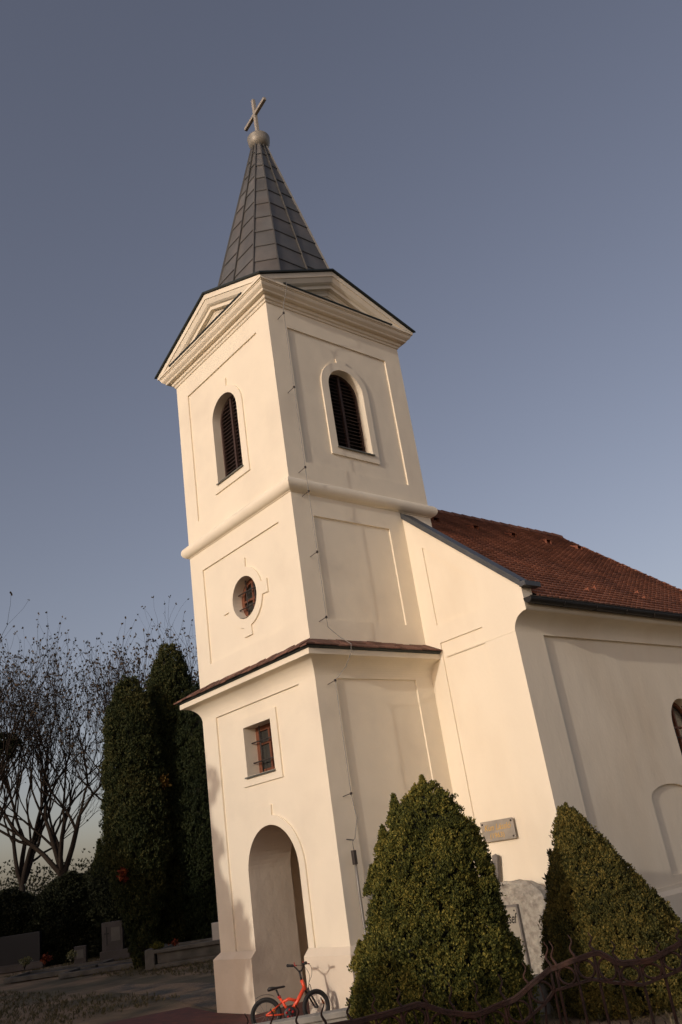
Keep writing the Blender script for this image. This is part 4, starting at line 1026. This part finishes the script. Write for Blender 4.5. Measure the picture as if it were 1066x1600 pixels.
# ------------------------------------------------------------------ bicycle
def bicycle():
    hd = Vector((.6,.8,0)); left = Vector((-.8,.6,0)); Z = Vector((0,0,1))
    rear = Vector((-.73,-1.05,0))
    root = thing('bicycle', "small orange children's bicycle with black saddle leaning by the church door", 'bicycle', (rear.x, rear.y, -.38), math.atan2(.8,.6))
    root.rotation_euler = (R(-5), 0, math.atan2(.8,.6))      # local x = heading, y = left
    r = .215
    hub_f = Vector((.70, 0, r)); hub_r = Vector((0,0,r)); bb = Vector((.33,0,.19))
    ht0 = Vector((.575,0,.44)); ht1 = Vector((.535,0,.57)); seat_t = Vector((.205,0,.40))
    f = MB()
    f.tube([bb, bb.lerp(ht0,.5)+Vector((0,0,.01)), ht0+Vector((-.012,0,.03))], [.024,.027,.027], 12)
    f.tube([bb.lerp(ht0,.52), Vector((.33,0,.365)), Vector((.235,0,.335))], [.021,.020,.020], 12)
    f.tube([bb, seat_t], .018, 12); f.tube([ht0, ht1], .024, 12)
    for s in (-1,1):
        f.tube([Vector((.225,s*.016,.33)), Vector((.08,s*.05,.25)), Vector((0,s*.055,r))], .010, 8)
        f.tube([bb+Vector((-.02,s*.02,0)), Vector((.12,s*.05,.20)), Vector((0,s*.055,r))], .010, 8)
    f.build('frame', M['orange_paint'], root)
    st_ang = R(28)
    def wheel(hub, rot, name='wheel'):
        q = Matrix.Translation(hub) @ Matrix.Rotation(rot, 4, 'Z')
        wv = MB(); ringp = lambda rad, n=40, off=0: [q @ Vector((rad*math.cos(2*PI*k/n), off, rad*math.sin(2*PI*k/n))) for k in range(n)]
        wv.tube([q @ Vector((0,-.04,0)), q @ Vector((0,.04,0))], .016, 10)
        wo_ = wv.build(name, M['rim'], root)
        t = MB(); t.tube(ringp(r-.024), .026, 10, closed=True); t.build('tyre', M['rubber'], wo_)
        m_ = MB(); m_.tube(ringp(r-.052), .010, 8, closed=True); m_.build('rim', M['rim'], wo_)
        sp_ = MB()
        for k in range(20):
            a = 2*PI*k/20; sp_.tube([q @ Vector((.014*math.cos(a), .02*(-1)**k, .014*math.sin(a))), q @ Vector(((r-.055)*math.cos(a+.15*(-1)**k), 0, (r-.055)*math.sin(a+.15*(-1)**k)))], .0011, 4, caps=False)
        sp_.build('spokes', M['steel'], wo_)
        c = MB(); a = R(20); cc = Vector((.12*math.cos(a), 0, .12*math.sin(a)))
        mt = q @ Matrix.Translation(cc) @ Matrix.Rotation(-a+R(90), 4, 'Y')
        c.box((-.030,-.006,-.013), (.030,.006,.013), 0, mt); c.build('reflector', M['reflector'], wo_, bevel=.004)
        return q
    wheel(hub_r, 0); q = wheel(hub_f, st_ang)
    fk = MB()
    cr_ = q @ Vector((-.075,0,.245)); cr_ = Vector((.60,0,.455))
    for s in (-1,1): fk.tube([Vector((.595,0,.45))+q.to_3x3() @ Vector((0,s*.045,0)), Vector((.60,0,.44))+q.to_3x3() @ Vector((0,s*.046,-.02)), hub_f+q.to_3x3() @ Vector((0,s*.046,0))], [.013,.014,.010], 8)
    fk.tube([Vector((.595,0,.45))+q.to_3x3() @ Vector((0,-.05,0)), Vector((.595,0,.45))+q.to_3x3() @ Vector((0,.05,0))], .014, 8); fk.build('fork', M['black_plastic'], root)
    bk = MB()
    for s in (-1,1):
        bk.tube([Vector((.62,0,.40))+q.to_3x3() @ Vector((.01,s*.05,0)), Vector((.63,0,.46))+q.to_3x3() @ Vector((.01,s*.035,0)), Vector((.63,0,.50))+q.to_3x3() @ Vector((.01,s*.01,0))], .006, 6)
    bk.build('brake', M['black_plastic'], root)
    hb = MB(); R3 = Matrix.Rotation(st_ang, 3, 'Z')
    st0 = ht1; st1 = Vector((.52,0,.67))
    hb.tube([st0, st1], .015, 10)
    H = lambda x, y, z: st1+R3 @ Vector((x,y,z))
    bar = [H(-.03,.265,.10),H(-.005,.17,.09),H(.01,.10,.045),H(.01,.04,.01),H(.01,-.04,.01),H(.01,-.10,.045),H(-.005,-.17,.09),H(-.03,-.265,.10)]
    hb.tube(bar, .011, 8); hbo = hb.build('handlebar', M['black_plastic'], root)
    for s in (-1,1):
        g = MB(); g.tube([H(-.012,s*.165,.09),H(-.032,s*.275,.10)], .018, 10); g.tube([H(-.033,s*.278,.10),H(-.033,s*.288,.10)], .022, 10); g.build('grip', M['rubber'], hbo)
        g = MB(); g.tube([H(.0,s*.145,.088),H(.045,s*.15,.085),H(.055,s*.22,.085)], .007, 6); g.box(H(-.012,s*.135-.012,.095), H(.012,s*.135+.012,.13)); g.build('brake_lever', M['red_plastic'], hbo)
    cb_ = MB()
    for s in (-1,1):
        pts_ = [H(.03,s*.14,.09), H(.13,s*.10,.06), H(.17,s*.04,-.05), H(.13,0,-.15), Vector((.63,0,.50))]
        sm = []
        for i in range(len(pts_)-1):
            p0, p1, p2, p3 = pts_[max(i-1,0)], pts_[i], pts_[i+1], pts_[min(i+2, len(pts_)-1)]
            for j in range(6):
                t_ = j/6; sm.append(.5*((2*p1)+(-p0+p2)*t_+(2*p0-5*p1+4*p2-p3)*t_**2+(-p0+3*p1-3*p2+p3)*t_**3))
        cb_.tube(sm+[pts_[-1]], .0032, 5)
    cb_.build('brake_cable', M['black_plastic'], hbo)
    spt = MB(); spt.tube([seat_t, Vector((.17,0,.50))], .013, 10); spt.build('seat_post', M['black_plastic'], root)
    cl_ = MB(); cl_.tube([seat_t+Vector((.003,0,-.01)), seat_t+Vector((-.005,0,.02))], .023, 10); cl_.tube([seat_t+Vector((.02,.02,.0)), seat_t+Vector((-.03,.035,.0))], .006, 6); cl_.build('seat_clamp', M['red_plastic'], root)
    sd_ = MB(); rowsS = []
    for x, wd, zt, zb in ((-.115,.045,.0,-.03),(-.10,.075,.018,-.035),(-.05,.085,.022,-.03),(.0,.06,.014,-.022),(.05,.032,.012,-.018),(.11,.022,.012,-.016),(.135,.012,.004,-.012)):
        rowsS.append([Vector((.165+x, wd*math.cos(t), .525+((zt) if math.sin(t) > 0 else -zb)*math.sin(t))) for t in [2*PI*k/12 for k in range(12)]])
    vs = [p for rw in rowsS for p in rw]
    sd_.add(vs, [(i*12+k, i*12+(k+1) % 12, (i+1)*12+(k+1) % 12, (i+1)*12+k) for i in range(6) for k in range(12)]+[tuple(range(12))[::-1], tuple(6*12+k for k in range(12))], 0, True)
    sd_.build('saddle', M['black_plastic'], root)
    mg = MB(); n = 12
    for i in range(n):
        a, b_ = R(58+62*i/n), R(58+62*(i+1)/n); rr_ = r+.03
        mg.add([(rr_*math.cos(a),-.026,r+rr_*math.sin(a)),(rr_*math.cos(a),.026,r+rr_*math.sin(a)),(rr_*math.cos(b_),.026,r+rr_*math.sin(b_)),(rr_*math.cos(b_),-.026,r+rr_*math.sin(b_)),
                ((rr_+.006)*math.cos(a),0,r+(rr_+.006)*math.sin(a)),((rr_+.006)*math.cos(b_),0,r+(rr_+.006)*math.sin(b_))], [(0,4,5,3),(4,1,2,5),(0,3,2,1)])
    mg.build('mudguard', M['black_plastic'], root)
    cg = MB(); cg.lathe([(.001,-.004),(.075,-.004),(.085,0),(.075,.006),(.001,.006)], 28, bb+Vector((0,-.052,0)), mtx=Matrix.Rotation(R(90),4,'X'))
    cgo = cg.build('chain_guard', M['black_plastic'], root)
    for k in range(5):
        a = 2*PI*k/5+.3; c = MB(); c.lathe([(.001,0),(.019,0),(.001,.006)], 14, bb+Vector((.045*math.cos(a),-.06,.045*math.sin(a))), mtx=Matrix.Rotation(R(90),4,'X')); c.build('disc_spot', M['red_plastic'], cgo)
    ca = MB(); ca.bar(bb+Vector((0,-.07,0)), bb+Vector((.055,-.07,-.085)), .016, .012); ca.bar(bb+Vector((0,.06,0)), bb+Vector((-.055,.06,.085)), .016, .012); ca.tube([bb+Vector((0,-.07,0)), bb+Vector((0,.06,0))], .012, 8); cao = ca.build('crank', M['rim'], root)
    for p in (Vector((.055,-.105,-.085)), Vector((-.055,.095,.085))):
        c = MB(); c.box(bb+p-Vector((.035,.03,.009)), bb+p+Vector((.035,.03,.009))); c.build('pedal', M['black_plastic'], cao, bevel=.004)
    ks = MB(); ks.tube([Vector((.02,.06,.20)), Vector((-.02,.14,.005))], .008, 6); ks.build('kickstand', M['rim'], root)
bicycle()

# ------------------------------------------------------------------ grass tufts
rgn = np.random.default_rng(12)
N = 16000
gx_ = rgn.uniform(-24, 8, N); gy_ = rgn.uniform(-4, 12, N)
keep = ~((gx_ > -6.8) & (gx_ < 2.2) & (gy_ > -3.3)) & ~((gy_ > 1.1) & (gy_ < 3.3) & (gx_ < -5))
P = np.stack([gx_[keep], gy_[keep], np.full(keep.sum(), -.42)], 1)
tag(blades('grass', P, np.tile([0,0,1.], (len(P), 1)), .085, .10, M['grass'], None, 6, .45, 5), 'thin dry grass of the churchyard', 'grass', kind='stuff')

# ------------------------------------------------------------------ unseen planting: hedge added to darken the foreground, trees shade the tower foot
GH = 'unseen shrubs added for foreground shade'
hx = 4.6
rh = random.Random(3)
for k in range(7):
    r_ = thing('shade_shrub', 'unseen clipped evergreen shrub added to shade the foreground', 'shade shrub', (hx+k*1.35, -11.0+rh.uniform(-.15,.15), -.4), group=GH)
    h = 3.25+rh.uniform(-.18,.15)
    cone_bush(r_, [(0,.8),(h*.5,.9),(h*.8,.8),(h*.95,.45),(h,.1)], (0,0), 2200, .13, M['shrub'], 70+k, per=5, lump=.2, wd=.3, dep=.08)
r_ = thing('lane_tree', 'loose leafy young tree across the lane', 'tree', (-2.1,-15.0,-.4), group='trees across the lane')
cone_bush(r_, [(0,.3),(1.6,.8),(3,2.1),(4.6,2.3),(5.4,1.5),(6.6,1.35),(7.8,1.2),(8.9,.1)], (0,0), 2300, .26, M['thuja'], 90, per=5, lump=.5, wd=.35, dep=.5, core=False)
for k in range(9):
    r_ = thing('lane_tree', 'dense rounded tree across the lane', 'tree', (-6.4-2.9*k, -15.0+rh.uniform(-.8,.8), -.4), group='trees across the lane')
    h = 8.3+rh.uniform(-.7,.7)
    cone_bush(r_, [(0,.5),(1.2,1.4),(3,2.1),(5.5,2.0),(h*.85,1.2),(h,.1)], (0,0), 1500, .3, M['thuja'], 91+k, per=5, lump=.5, wd=.35, dep=.3)
